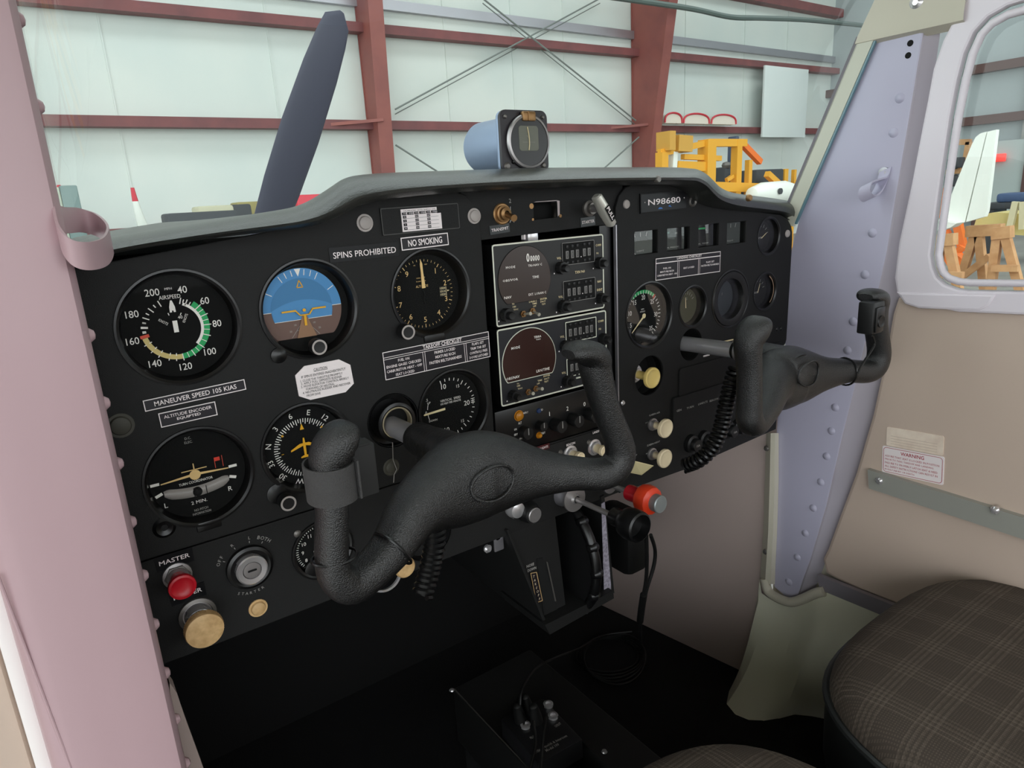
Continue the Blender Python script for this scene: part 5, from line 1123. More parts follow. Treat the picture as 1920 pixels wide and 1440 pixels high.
MB().lathe([(.0074, .007), (.0070, .0085), (.0040, .0088), (0, .0084)], seg=32).build('lock_cylinder', STEEL, ig)
MB().box(-.0036, .0036, -.0092, -.008, -.0008, .0008).build('key_slot', DEEP, ig)
b = MB()
for s, a, h in (('OFF', -58, .0028), ('R', -24, .0026), ('L', 8, .0026), ('BOTH', 36, .0030)):
    t = radians(a); n = len(s)
    for i, ch in enumerate(s):
        aa = t + (i - (n - 1) / 2) * .125; b.text(ch, .0262 * sin(aa), .0262 * cos(aa), h, None, -math.degrees(aa), -.0003)
    b.tick(.0215, .0235, a, .0005, -.0003)
for i, ch in enumerate('STARTER'): aa = radians(186) - (i - 3) * .14; b.text(ch, .0245 * sin(aa), .0245 * cos(aa), .0024, None, -math.degrees(aa) + 180, -.0003)
b.build('lettering', PRINT, ig)
# small lettering beside the cabin knobs
t = thing('cabin_lettering', 'white CABIN AIR and CABIN HEAT lettering printed by the ivory knobs', 'lettering', (.588, -.0012, -.1))
b = MB()
for s, q0, q1 in (('CABIN AIR', (1216, 779), (1236, 772)), ('CABIN HEAT', (1212, 836), (1236, 826)), ('OUT', (1211, 792), (1213, 815)), ('IN', (1211, 850), (1213, 862)), ('AMPS', (1182, 840), (1190, 836)), ('UP', (1187, 855), (1193, 852))):
    a, c = pan(*q0), pan(*q1); 
    if abs(q0[0] - q1[0]) < 4: b.text(s, a[0] - .588, a[1] + .1, .0016, None, 0, -.0001); continue
    b.text(s, (a[0] + c[0]) / 2 - .588, (a[1] + c[1]) / 2 + .1, .0022, hypot(c[0] - a[0], c[1] - a[1]), 0, -.0001)
b.build('print', PRINT, t)
# starter handle, transmit toggle
st = thing('starter_pull', 'silver T-shaped starter pull handle with black PULL mark', 'handle', tuple(aty(1103, 391, .003)))
o_ = Vector(st.location)
MB().lathe([(.0085, 0), (.0085, .003), (.006, .004), (.006, .008), (.0042, .008)], seg=24).build('bushing', GUN, st); MB().lathe([(.0042, .006), (.0042, .024)], seg=20).build('shaft', STEEL, st)
yh = -.030; a, c = aty(1119, 369, yh) - o_, aty(1146, 420, yh) - o_
u = (c - a); hb_ = MB(); n_ = u.cross(Vector((0, 1, 0))).normalized()
hb_.sweep([(a - u * .05, n_ * .0028, Vector((0, .004, 0))), (a - u * .01, n_ * .0044, Vector((0, .0055, 0))), (a + u * .5, n_ * .0050, Vector((0, .0070, 0))), (a + u * 1.0, n_ * .0044, Vector((0, .0055, 0))), (a + u * 1.05, n_ * .0028, Vector((0, .004, 0)))], 16, 3.5)
hd_ = hb_.build('grip', mat('cast grip', (214, 212, 202), .3, .4), st)
c5 = a + u * .60; fy = c5.y - .0075
b = MB(); q = u.normalized() * .0085; nn = n_ * .0036; b.add([c5 + Vector((0, -.0073, 0)) + q * i + nn * j for i, j in ((-1, -1), (1, -1), (1, 1), (-1, 1))], [(0, 1, 2, 3)]); b.build('black_decal', DEEP, hd_)
b = MB(); rot = math.degrees(atan2(u.z, u.x)); b.text('PULL', c5.x, c5.z, .0042, .0145, rot, c5.y - .0078, .02); b.build('pull_lettering', DECALW, hd_)
tg = thing('transmit_toggle', 'brass transmit toggle switch above the grey tape label', 'switch', tuple(aty(941, 401, .003)))
MB().lathe([(.0105, -.001), (.0105, .0008), (.0095, .0016), (.0080, .0016), (.0080, .004), (.0062, .0045), (.0060, .008), (.0030, .009)], seg=26).build('nut', BRASS, tg)
tt = aty(964, 409, -.022) - Vector(tg.location); MB().tube([(0, -.006, 0), tuple(Vector((0, -.006, 0)).lerp(tt, .6)), tuple(tt)], [.0024, .0026, .0034], 12).build('lever', BRASS, tg)
ol_ = MB(); x, z = pan(960, 396); ol = thing('scratched_lettering', 'scratched numerals beside the brass toggle', 'lettering', (x, .0024, z)); b = MB(); b.text('2', .0, .010, .004, None, 0, 0); b.text('1', .0, .002, .005, None, 0, 0, .01); b.text('A', .001, -.008, .006, None, 0, 0); b.build('print', PRINT, ol)
cb = MB().box(-.012, .012, -.004, .004, -.004, .003, .001); 
o = thing('connector_block', 'small metal connector glinting in the gap above the upper radio', 'connector', tuple(aty(996, 444, .006))); MB().box(-.0055, .0075, -.002, .01, -.004, .005, .0006).build('body', CHROME, o); MB().box(-.0098, -.008, -.001, .004, -.002, .004).build('pin', DECALW, o)
# lower right: glovebox door, breaker strip and fuses
gb = [pan(1271, 690), pan(1462, 655), pan(1258, 746), pan(1440, 712)]
def slabpx(name, label, TL, BR, th, m, y0, cat, bev=.0012):
    x0, z1 = pan(*TL); x1, z0 = pan(*BR); o = thing(name, label, cat, ((x0 + x1) / 2, y0, (z0 + z1) / 2)); hw, hh = (x1 - x0) / 2, (z1 - z0) / 2
    MB().plate(rrect(-hw, hw, -hh, hh, .004), [], -th, th, bev).build('plate', m, o); return o, hw, hh
x0, z0 = pan(1272, 692); gbx = thing('glovebox_door', 'flat black glovebox door behind the passenger yoke', 'glovebox door', ((x0 + .852) / 2, -.001, (z0 - .088) / 2 + .0)); hw, hh = (.852 - x0) / 2, (z0 + .088) / 2
MB().plate(rrect(-hw, hw, -hh, hh, .003), [], -.002, .002, .0008).build('panel', PANEL, gbx); b = MB(); b.rectline(-hw - .001, hw + .001, -hh - .001, hh + .001, .0012, -.0004, .003); b.build('gap_line', DEEP, gbx)
MB().box(-.02, .012, -.006, -.001, -hh + .001, -hh + .010, .002).build('pull_lip', SATIN, gbx)
x1, zt = pan(1259, 747); bx = thing('breaker_strip', 'raised black strip lettered GEN TURN LANDLTS BEACON above the fuses', 'panel strip', ((x1 + .853) / 2, -.001, zt - .0195)); hw = (.853 - x1) / 2
MB().plate(rrect(-hw, hw, -.0195, .0195, .002), [], -.004, .005, .0012).build('plate', PANEL, bx)
b = MB()
for s, q0, q1 in (('GEN', (1268, 770.5), (1277, 768)), ('TURN', (1287, 766), (1300, 761)), ('LANDLTS', (1308.5, 758), (1326, 752.5)), ('BEACON', (1330, 753), (1346, 746)), ('VENT', (1378, 733), (1388, 729))):
    a, c = pan(*q0, -.005), pan(*q1, -.005); b.text(s, (a[0] + c[0]) / 2 - bx.location.x, (a[1] + c[1]) / 2 - bx.location.z, .0028, hypot(c[0] - a[0], c[1] - a[1]), 0, -.0046, .01, res=1)
for s, q in (('A', (1427, 722)), ('RADIO', (1437, 715)), ('MIC', (1437, 721))):
    a = pan(*q, -.004); b.text(s, a[0] - bx.location.x, a[1] - bx.location.z, .0024, None, 0, -.0046, .01, res=1)
b.build('lettering', PRINT, bx)
for i, (q, s, lab) in enumerate((((1298, 831), '15A', 'black fuse cap marked 15A nearest the coiled cord foot'), ((1322, 823), '20A', 'black fuse cap marked 20A partly behind the coiled cord'), ((1367, 806), '10A', 'black fuse cap right after the coiled cord'), ((1385, 800), '10A', 'black fuse cap beside the passenger yoke grip foot'), ((1425, 787), '5A', 'black fuse cap hidden behind the yoke body'))):
    x, z = pan(*q); f = thing('fuse_cap', lab, 'fuse', (x - .006, -.001, z + .002), group='fuse caps under the breaker strip'); MB().lathe([(.0125, 0), (.0118, .006), (.0088, .0075), (.0084, .013), (.0076, .014), (0, .014)], seg=30).build('cap', PLAST, f); b = MB(); b.text(s, 0, 0, .0030, .0068, 0, -.0143, .01); b.build('rating', PRINT, f)
# yellow paper tag
q = [aty(1189, 864, -.016), aty(1226, 873, -.030), aty(1203, 891, -.034), aty(1173, 885, -.014)]
o = thing('paper_tag', 'aged tan paper tag hanging under the cabin heat knob', 'tag', tuple(sum(q, Vector()) / 4)); oo = Vector(o.location); n_ = (q[1] - q[0]).cross(q[3] - q[0]).normalized() * .0003
b = MB(); b.add([p - oo + n_ for p in q] + [p - oo - n_ for p in q], [(0, 1, 2, 3), (7, 6, 5, 4), (0, 4, 5, 1), (1, 5, 6, 2), (2, 6, 7, 3), (3, 7, 4, 0)]); b.build('card', TAGC, o)
MB().tube([(q[0] + q[3]) / 2 - oo, Vector((.548, .0, -.112)) - oo], .0006, 6).build('string', KNOB, o)
for f in (.38, .62):
    a, c = q[0].lerp(q[3], f), q[1].lerp(q[2], f); b = MB(); p0, p1 = a.lerp(c, .3) - oo, a.lerp(c, .72) - oo; off = n_ * 2; off2 = -n_ * 2; vv = (q[3] - q[0]).normalized() * .0012
    b.add([p0 + off, p1 + off, p1 + off + vv, p0 + off + vv, p0 + off2, p1 + off2, p1 + off2 + vv, p0 + off2 + vv], [(0, 1, 2, 3), (4, 5, 6, 7)]); b.build('faded_line', mat('faded ink', (170, 158, 122), .7) if 'faded ink' not in MATS else MATS['faded ink'], o)
# throttle, mixture and primer-light knob
TLT = -.033
def axis_thing(name, label, X, Z): return thing(name, label, 'control knob', (X, 0, Z), (TLT * -1 * -1, 0, 0))
th = thing('throttle', 'black throttle plunger knob on a long steel rod', 'control knob', (.443, 0, -.143), (-.033, 0, 0))
MB().lathe([(.015, -.004), (.0145, .002), (.0125, .006), (.0105, .012), (.0100, .0165), (.004, .0165)], seg=32).build('sleeve', ALU, th)
MB().lathe([(.0042, .0165), (.0152, .0165), (.0156, .0175), (.0154, .0195), (.0060, .0202), (.0042, .023)], seg=44).build('friction_disc', STEEL, th)
MB().lathe([(.0031, .0), (.0031, .080)], seg=16).build('rod', STEEL, th)
MB().lathe([(.0036, .080), (.0090, .0815), (.0098, .085), (.0095, .094), (.0110, .0965), (.0150, .1005), (.0168, .1065), (.0168, .1165), (.0158, .1205), (.0138, .1220), (.0134, .1195), (.0130, .1110), (0, .1105)], seg=40).build('knob', SATIN, th)
mx = thing('mixture_control', 'red and orange mixture knob with silver push button end', 'control knob', (.497, 0, -.142), (-.033, 0, 0))
MB().lathe([(.012, -.004), (.012, .004), (.010, .008), (.0095, .016), (.0105, .0165), (.0105, .021), (.0035, .0215)], seg=32).build('sleeve', ALU, mx)
MB().lathe([(.0032, .0), (.0032, .056)], seg=16).build('rod', STEEL, mx)
MB().lathe([(.003, .050), (.0090, .0508), (.0094, .054), (.0090, .066), (.0094, .072)], seg=32).build('neck', REDK, mx)
MB().lathe([(.0092, .0695), (.0120, .070), (.0160, .0725), (.0168, .0760), (.0165, .0830), (.0155, .0865), (.0105, .0900), (.0098, .0900)], seg=12, smooth=False).build('head', ORED, mx)
MB().lathe([(.0098, .086), (.0098, .0985), (.0090, .0995), (0, .0995)], seg=32).build('push_button', mat('button alloy', (176, 184, 186), .4, .7), mx)
lk = thing('light_dimmer_knob', 'black knob with brushed silver cap under the pilot yoke arm', 'knob', (*[0] * 3,)); x, z = pan(985, 956); lk.location = (x, 0, z)
MB().lathe([(.0125, 0), (.012, .010), (.0108, .016), (.0100, .017), (.0078, .0165)], seg=32).build('knob', PLAST, lk); MB().lathe([(.0085, .0165), (.0085, .018), (.0078, .0186), (0, .0186)], seg=32).build('silver_cap', STEEL, lk)
lk2 = thing('silver_valve', 'shiny silver valve cap behind the brushed silver knob', 'valve', (*[0] * 3,)); x, z = pan(962, 952); lk2.location = (x, 0, z)
MB().lathe([(.0105, 0), (.0105, .006), (.0085, .010), (.004, .012), (0, .0122)], seg=32).build('cap', CHROME, lk2)
o = thing('steel_bracket', 'small steel bracket with round hole below the panel lip', 'bracket', tuple(aty(935, 1011, .012))); 
MB().plate(rrect(-.006, .006, -.014, .014, .001, 2), [circ(0, .002, .0038, 20)], 0, .002, .0003).build('plate', ALU, o)
tag(MB().lathe([(0, .003), (.003, .0026), (.0048, .0005), (.0048, -.002)], seg=18).build('panel_screw', CHROME, None, tuple(aty(915, 1029, .012))), 'single bright screw head below the panel lip', 'screw')
# instrument standing on the glareshield
nd = thing('glideslope_indicator', 'small square cross-pointer instrument in grey case standing on the glareshield', 'gauge', (.4325, .030, .2450))
e = .0295
MB().plate(rrect(-e, e, -e, e + .0005, .007), [], -.001, .004, .0008).build('faceplate', mat('anodised black', (34, 30, 36), .4), nd)
MB().plate(rrect(-e, e, -e, e + .0005, .007), [], .003, .004, .0004).build('flange', mat('pale blue grey metal', (150, 168, 196), .4, .3), nd)
MB().lathe([(.0278, -.006), (.0278, -.074), (.026, -.078), (0, -.078)], seg=48).build('case', MATS['pale blue grey metal'], nd)
MB().plate([(-.0279, .004), (-.0279, -.004)] and rrect(-.0285, -.004, .012, .018, .001, 2), [], 0, .001, .0001).build('case_slot', DEEP, nd)
MB().lathe([(.0262, .001), (.0270, .0035), (.0262, .0055), (.0240, .0060), (.0238, .0045)], (.0025, 0, .0), seg=56).build('bezel_ring', STEEL, nd)
MB().lathe([(.0243, .0048), (.0243, .0052), (0, .0052)], (.0025, 0, 0), seg=56).build('bezel', SATIN, nd)
MB().plate(rrect(-.0105, .0140, -.0090, .0150, .003), [], -.0056, .001, .0002).build('dial_face', mat('olive grey face', (112, 114, 102), .4), nd)
b = MB(); b.tube([(.0000, -.0062, .0140), (.0012, -.0062, .008), (.0018, -.0062, .002), (.0018, -.0062, -.003), (.0008, -.0062, -.0085)], .0005, 6); b.build('needle', CREAMP, nd)
b = MB()
for k in range(-4, 5): b.disc(.0003, -.0060, .0015 + k * .0018, -.0008, 8)
b.tick(.001, .004, -40, .0003, -.0060, .0015, .003); b.build('scale_dots', PRINT, nd)
k = MB().box(-.0055, .0110, -.0075, -.002, .0195, .0290, .0015).build('lamp_bracket', BRASS, nd); MB().box(.0006, .0020, -.0085, -.007, .0197, .0288, .0004).build('rib', BRASS, k)
for x, z, r, m in ((-.024, -.0235, .0040, GUN), (.0225, -.0235, .0034, GUN), (-.024, .0240, .0022, GUN), (.0238, .0240, .0020, GUN), (-.0165, -.0195, .0020, SATIN), (.0180, -.0195, .0020, SATIN)):
    MB().lathe([(0, .0026), (r * .6, .0022), (r, .0004), (r, 0)], (x, -.001, z), seg=16).build('screw', m, nd)
# boots, columns
def yoke(name, label, hx, hz, grips, extra=None):
    o = thing(name, label, 'control yoke', (hx, 0, hz))
    Y = Vector((0, 1, 0))
    st = []
    pts = smooth_path(grips, 6)
    for i, q in enumerate(pts):
        p = Vector(q[:3]); t = (Vector(pts[min(i + 1, len(pts) - 1)][:3]) - Vector(pts[max(i - 1, 0)][:3])).normalized()
        nrm = t.cross(Y).normalized(); by = nrm.cross(t).normalized()
        st.append((p, nrm * q[3], by * q[4]))
    MB().sweep(st, 28, 2.35).build('wheel_body', FOAM, o)
    return o
# x, y, z (from the column hole), half height, half depth
def horns(hd, topL, topR, cl_, cr_):
    return [(topL[0] + .0165, -.184, topL[1] - .0030, .0045, .008), (topL[0] + .0140, -.184, topL[1] - .003, .0085, .0130), (topL[0] + .008, -.183, topL[1] - .0055, .0112, .0152), (topL[0] + .002, -.182, topL[1] - .012, .0118, .0148), (topL[0] - .0005, -.181, topL[1] - .022, .0112, .0132), (topL[0] * .55 + cl_[0] * .45, -.180, topL[1] * .5 + cl_[1] * .5, .0096, .0124),
            (cl_[0] - .002, -.179, cl_[1] + .012, .0100, .0126), (cl_[0] + .001, -.178, cl_[1] - .003, .0116, .0130), (cl_[0] + .012, -.176, cl_[1] - .0115, .0120, .0130), (cl_[0] + .040, -.169, cl_[1] - .002, .0135, .0150), (cl_[0] + .070, -.155, cl_[1] + .0140 + hd * .3, .0200, .0195), (-.022, -.142, -.009 + hd, .0320, .0260),
            (.004, -.139, -.0075 + hd, .0345, .0290), (.026, -.144, -.0095 + hd, .0305, .0245), (.055, -.154, -.0155 + hd * .6, .0195, .0175), (.082, -.164, -.0205 + hd * .2, .0140, .0150), (cr_[0] - .014, -.174, cr_[1] - .009, .0132, .0130), (cr_[0] - .001, -.178, cr_[1] - .004, .0125, .0130), (cr_[0] + .003, -.179, cr_[1] + .012, .0112, .0126),
            (topR[0] * .55 + cr_[0] * .45, -.180, topR[1] * .5 + cr_[1] * .5, .0100, .0124), (topR[0] + .001, -.181, topR[1] - .020, .0112, .0132), (topR[0] - .002, -.182, topR[1] - .008, .0112, .0146), (topR[0] - .012, -.183, topR[1] - .0020, .0088, .0152), (topR[0] - .023, -.184, topR[1] - .0005, .0070, .0130), (topR[0] - .0285, -.184, topR[1] - .001, .0035, .008)]
yl = yoke('control_yoke', 'pilot control yoke, black foam ram horn with a strap on one grip', .239, -.010, horns(0, (-.1225, .0700), (.0935, .0865), (-.1265, -.0255), (.1180, -.0155)))
yrr = yoke('control_yoke.001', 'passenger control yoke, black foam ram horn beside the door post', .6500, 0.0, horns(-.011, (-.1250, .0660), (.1040, .0660), (-.1150, -.028), (.1230, -.018)))
for o, fo, hd in ((yl, True, 0), (yrr, False, -.011)):
    z1 = .0055
    MB().tube([(0, .04, -.0013), (0, -.082, .0027)], .0094, 28).build('column_shaft', SHAFT, o)
    if fo: MB().tube([(0, -.049, .0015), (0, -.053, .0017), (0, -.062, .0019), (0, -.075, .0023), (0, -.095, .0015), (0, -.120, -.001), (0, -.150, -.006)], [.0125, .0145, .0148, .0152, .0185, .0235, .028], 28).build('collar', mat('crinkled vinyl', (26, 26, 27), .4, bump=(260, 1.0)), o)
    else:
        MB().tube([(0, -.074, .0026), (0, -.079, .0027)], .0108, 28).build('seal_ring', SATIN, o); MB().tube([(0, -.079, .0027), (0, -.095, .0027)], .0125, 28).build('collar', ALU, o); MB().tube([(0, -.093, .0027), (0, -.11, -.001), (0, -.13, -.006), (0, -.150, -.014)], [.014, .0185, .0235, .026], 28).build('hub_neck', FOAM, o)
        MB().lathe([(0, .004), (.004, .004), (.0058, .002), (.006, -.004)], (.002, -.096, -.0105), (-.5, -.5, -.7), 18).build('clamp_bolt', STEEL, o)
    # oval hand-worn dimple at the hub
    b = MB(); rim = [(.002 + .0190 * cos(t), -.1685 + .0012 * cos(2 * t), -.004 + hd * .5 + .0135 * sin(t)) for t in [2 * pi * i / 40 for i in range(40)]]
    b.tube(rim, .0012, 8, closed=True); b.build('hub_emblem_rim', FOAM, o)
bt = thing('column_boot', 'round black column bushing with cream inner ring around the pilot yoke shaft', 'bushing', (.2415, 0, -.0055))
MB().lathe([(.0265, 0), (.0258, .0012), (.0250, -.001), (.0245, -.008), (.0195, -.009), (.0190, .008), (.0178, .0082), (.0162, .0088), (.0140, .0070), (.0136, -.02)], seg=44).build('tube', SATIN, bt)
MB().lathe([(.0150, .0084), (.0144, .0092), (.0137, .0088), (.0134, .002)], (.000, 0, 0), seg=44).build('inner_ring', mat('cream ring', (168, 156, 130), .4), bt)
MB().lathe([(.0175, .0), (0, .0)], seg=30).build('dark_bore', DEEP, bt)
bs = thing('column_opening', 'dark round opening around the passenger yoke shaft', 'bushing', (yr[0], 0, yr[1])); MB().lathe([(.0217, 0), (.0212, -.004), (.0212, -.03), (0, -.03)], seg=44).build('cup', DEEP, bs)
# straps, buttons and ties on the yokes
def ring_band(o, c, ax, rx, ry, w_, th, m, name, a0=0, a1=360):
    d, a, b_ = frame_of(ax); rows = []; n = 40; full = abs(a1 - a0) >= 360
    for i in range(n + 1):
        t = radians(a0 + (a1 - a0) * i / n); dirv = Vector((1, 0, 0)) * cos(t) * rx + Vector((0, 1, 0)) * sin(t) * ry; out = Vector((cos(t), sin(t), 0)) * th
        p = Vector(c) + dirv; rows.append([p - d * w_ / 2, p + d * w_ / 2, p + d * w_ / 2 + out, p - d * w_ / 2 + out, p - d * w_ / 2])
    return MB().grid(rows).build(name, m, o)
velc = mat('woven strap', (66, 65, 65), .85, bump=(1200, .8))
vs = thing('grip_strap', 'grey woven hook-and-loop strap wrapped around the pilot yoke grip', 'strap', (.1140, -.181, .0290))
ring_band(vs, (.003, .003, 0), (0, 0, 1), .0142, .0170, .0235, .0012, velc, 'band')
MB().box(.0150, .0166, -.012, .012, -.0120, .0130, .0006).build('strap_tail', velc, vs)
ptt = thing('push_to_talk_box', 'flat black push-to-talk box held by the woven strap', 'switch', (.1375, -.168, .0255))
MB().box(-.0125, .0120, -.006, .009, -.0170, .0180, .0012).build('box', mat('dull black box', (30, 30, 30), .7), ptt); MB().box(-.0130, .0080, -.008, .010, .0180, .0195, .0004).build('lid', MATS['dull black box'], ptt)
MB().tube([(-.012, .004, -.016), (-.014, .003, -.030), (-.017, .002, -.042), (-.018, .004, -.055)], [.0035, .0034, .0026, .0018], 10).build('strain_relief', RUBBER, ptt)
cab = thing('yoke_wire', 'thin black wire tied along the pilot yoke horn', 'wire', (.13, -.17, -.04)); oc_ = Vector(cab.location)
MB().tube(smooth_path([tuple(Vector(q) - oc_) for q in ((.1195, -.165, -.030), (.122, -.162, -.040), (.128, -.160, -.046), (.145, -.159, -.040), (.170, -.156, -.026), (.20, -.15, -.03), (.225, -.12, -.03))]), .0014, 8).build('wire', RUBBER, cab)
def tie(o_, name, lab, c, ax, r, ry, grp): 
    t = thing(name, lab, 'cable tie', c, group=grp); d, a, b_ = frame_of(ax); MB().tube([a * (r * cos(k * pi / 14)) + b_ * (ry * sin(k * pi / 14)) for k in range(28)], .0011, 6, closed=True).build('loop', SATIN, t)
    return t
tie(yl, 'cable_tie', 'black cable tie around the lower pilot yoke grip', (.1125, -.1790, -.0220), (.05, 0, 1), .0116, .0142, 'cable ties on the yokes')
tie(yl, 'cable_tie.001', 'black cable tie around the pilot yoke arm beside the coiled cord', (.1560, -.1690, -.0365), (.84, .2, .50), .0150, .0162, 'cable ties on the yokes')
tie(yrr, 'cable_tie.002', 'black cable tie around the passenger yoke arm', (.7320, -.1640, -.0235), (1, -.25, -.05), .0166, .0158, 'cable ties on the yokes')
pc = thing('push_to_talk_clip', 'black push-to-talk switch clipped to the passenger yoke grip', 'switch', tuple(aty(1632, 588, -.192)))
MB().box(-.012, .010, -.010, .008, -.021, .014, .002).build('housing', PLAST, pc); MB().box(-.0095, .0065, -.0125, -.009, -.0185, .0085, .001).build('button_plate', SATIN, pc)
MB().lathe([(0, .0005), (.004, .0002), (.0062, .0012), (.0068, 0)], (-.0015, -.0125, -.007), seg=26).build('round_button', PLAST, pc)
MB().box(.0105, .0190, -.006, .010, -.012, .010, .0015).build('clip', velc, pc)
cab = thing('passenger_yoke_wire', 'thin black wire running down the passenger yoke grip', 'wire', tuple(aty(1615, 665, -.18))); oc_ = Vector(cab.location)
MB().tube(smooth_path([tuple(aty(*q, -.19) - oc_) for q in ((1636, 630), (1640, 645), (1632, 660), (1622, 675), (1613, 690), (1609, 700))]), .0013, 8).build('wire', RUBBER, cab)
# coiled cords
c1 = thing('coiled_cord', 'black coiled cord curving down from the passenger yoke column', 'cord', (.62, -.07, -.07), group='coiled cords'); oc_ = Vector(c1.location)
pathR = [aty(1381, 690, -.088), aty(1372, 715, -.086), aty(1360, 765, -.082), aty(1350, 808, -.080), aty(1335, 840, -.076), aty(1312, 862, -.066), aty(1283, 874, -.045)]
MB().tube([p - oc_ for p in helix([tuple(p) for p in pathR], .0074, 0, 25)], .0024, 6).build('coil', SATIN, c1)
c2 = thing('coiled_cord.001', 'black coiled cord hanging below the pilot yoke hub', 'cord', (.225, -.08, -.08), group='coiled cords'); oc_ = Vector(c2.location)
pathL = [aty(801, 858, -.075), aty(803, 900, -.08), aty(812, 960, -.085), aty(815, 1015, -.088), aty(806, 1065, -.09), aty(792, 1118, -.095)]
MB().tube([p - oc_ for p in helix([tuple(p) for p in pathL], .0074, 0, 24)], .0026, 6).build('coil', SATIN, c2)
hw_ = thing('hanging_wire', 'thin wire hanging from the pilot column bushing past a round screw', 'wire', tuple(aty(737, 860, -.003))); oc_ = Vector(hw_.location)
MB().tube([aty(*q, -.003) - oc_ for q in ((736, 828), (737, 862), (744, 880), (739, 890), (738, 905))], .0005, 6).build('wire', GUN, hw_)
x, z = pan(734, 876); s_ = thing('panel_plug', 'dark round plug behind the hanging wire', 'plug', (x, 0, z)); MB().lathe([(0, .002), (.004, .002), (.0055, .0010), (.0075, .0012), (.0085, 0)], seg=26).build('plug', PLUG, s_)
# cream foot knob and chrome ring just below the pilot yoke horn
o = thing('parking_brake_knob', 'ivory knob face peeking out below the pilot yoke arm', 'knob', (*[0] * 3,)); x, z = pan(760, 1062, -.02); o.location = (x - .001, -.02, z)
MB().lathe([(0, .004), (.009, .004), (.0105, .002), (.0105, -.002), (.004, -.004), (.004, -.022)], (0, 0, 0), seg=30).build('knob', KNOBO, o)
o = thing('chrome_hoop', 'bright curved rim under the pilot yoke horn', 'ring', (*[0] * 3,)); x, z = pan(720, 1095); o.location = (x, -.006, z + .012)
MB().lathe([(.0150, 0), (.0162, .002), (.0174, 0), (.0162, -.004)], seg=40).build('rim', CHROME, o)
o = thing('hour_meter', 'round gauge rim showing below the pilot yoke hub', 'gauge', (.262, 0, -.128))
MB().lathe([(.0285, 0), (.0290, .004), (.0268, .005), (.0255, .002), (.025, -.004), (0, -.004)], seg=44).build('bezel', SATIN, o)

# ================================================================ LOWER COCKPIT
# trim pedestal
ped = thing('trim_pedestal', 'black centre pedestal with elevator trim wheel and NOSE DOWN lettering', 'pedestal', (.44, 0, -.16))
op = Vector(ped.location)
def pq(px, py, y): return aty(px, py, y) - op
TL, TR, BL, BR = pq(950, 992, .004), pq(1134, 928, .004), pq(1028, 1186, .004), pq(1150, 1118, .004)
b = MB()
yb = .36
def face(px, py, y=.004): return pq(px, py, y)
# frame of the front face: left plate, right edge, bottom lip, all standing proud of the wheel slot
def quad(name, pts, y0, y1, m):
    P = [pq(*k, y0) for k in pts]; b = MB(); n = len(P); vs = [p for p in P] + [Vector((p.x, y1, p.z)) for p in P]
    b.add(vs, [tuple(range(n)), tuple(range(2 * n - 1, n - 1, -1))] + [(i, i + n, (i + 1) % n + n, (i + 1) % n) for i in range(n)]); return b.build(name, m, ped)
quad('left_plate', ((950, 994), (1040, 962), (1062, 1150), (1026, 1180)), .004, .05, CONS)
quad('left_cheek', ((950, 994), (953, 993), (1031, 1182), (1026, 1184)), -.004, .25, CONS)
quad('bottom_lip', ((1022, 1172), (1150, 1108), (1151, 1122), (1031, 1190)), -.012, .08, CONS)
quad('right_edge', ((1127, 932), (1133, 928), (1152, 1112), (1136, 1110)), -.002, .30, CONS)
quad('worn_edge', ((1128, 945), (1134, 941), (1147, 1118), (1133, 1112)), -.0026, -.0018, mat('worn bright edge', (176, 170, 186), .6, var=(300, (120, 116, 126))))
quad('slot_back', ((1040, 962), (1132, 930), (1145, 1112), (1060, 1150)), .05, .06, DEEP)
quad('indicator_slot', ((1006, 1048), (1018, 1046), (1046, 1146), (1020, 1158)), .003, .0036, DEEP)
quad('slot_highlight', ((1025, 1054), (1027, 1054), (1043, 1127), (1041, 1128)), .002, .0032, GUN)
lb = quad('takeoff_mark', ((995, 1075), (1006, 1073), (1017, 1126), (1006, 1130)), .002, .0034, DECAL)
fr = MB(); P = [pq(*k, .0016) for k in ((995, 1075), (1006, 1073), (1017, 1126), (1006, 1130))]
for p, q in zip(P, P[1:] + P[:1]): fr.bar(p, q, .0006)
fr.build('mark_border', KNOBO, lb)
b = MB()
for i, ch in enumerate('TAKEOFF'): c = pq(1001 + i * 1.8, 1081 + i * 7.0, .0015); b.text(ch, c.x, c.z, .0030, None, -12, c.y)
b.build('mark_lettering', KNOB, lb)
for s, q0, q1, h in (('NOSE', (987, 1062), (1001, 1057), .0034), ('DOWN', (989, 1070), (1005, 1064), .0034), ('NOSE UP', (1029, 1160), (1051, 1149), .0036)):
    b = MB(); a, c = pq(*q0, .003), pq(*q1, .003); b.text(s, (a.x + c.x) / 2, (a.z + c.z) / 2, h, (c - a).length, math.degrees(atan2(c.z - a.z, c.x - a.x)) * .3, .0026, .01); b.build('lettering', PRINT, ped)
tw_ = bpy.data.objects.new('trim_wheel', None); COL.objects.link(tw_); tw_.parent = ped; tw_.location = Vector((.468, .058, -.245)) - op; tw_['label'] = 'black knobbed elevator trim wheel in the pedestal slot'
b = MB(); R = .083
b.tube([(0, R * cos(2 * pi * i / 48), R * sin(2 * pi * i / 48)) for i in range(48)], .0062, 12, closed=True); b.build('rim', SATIN, tw_)
MB().lathe([(0, .004), (.02, .006), (.05, .004), (.080, .003), (.080, -.003), (.05, -.004), (.02, -.006), (0, -.004)], d=(1, 0, 0), seg=40).build('web', PLAST, tw_)
for i in range(16):
    t = 2 * pi * i / 16; MB().lathe([(0, .0085), (.0045, .0068), (.0078, 0), (.0045, -.0068), (0, -.0085)], (0, (R + .0005) * cos(t), (R + .0005) * sin(t)), (1, 0, 0), 14).build('knuckle', SATIN, tw_)
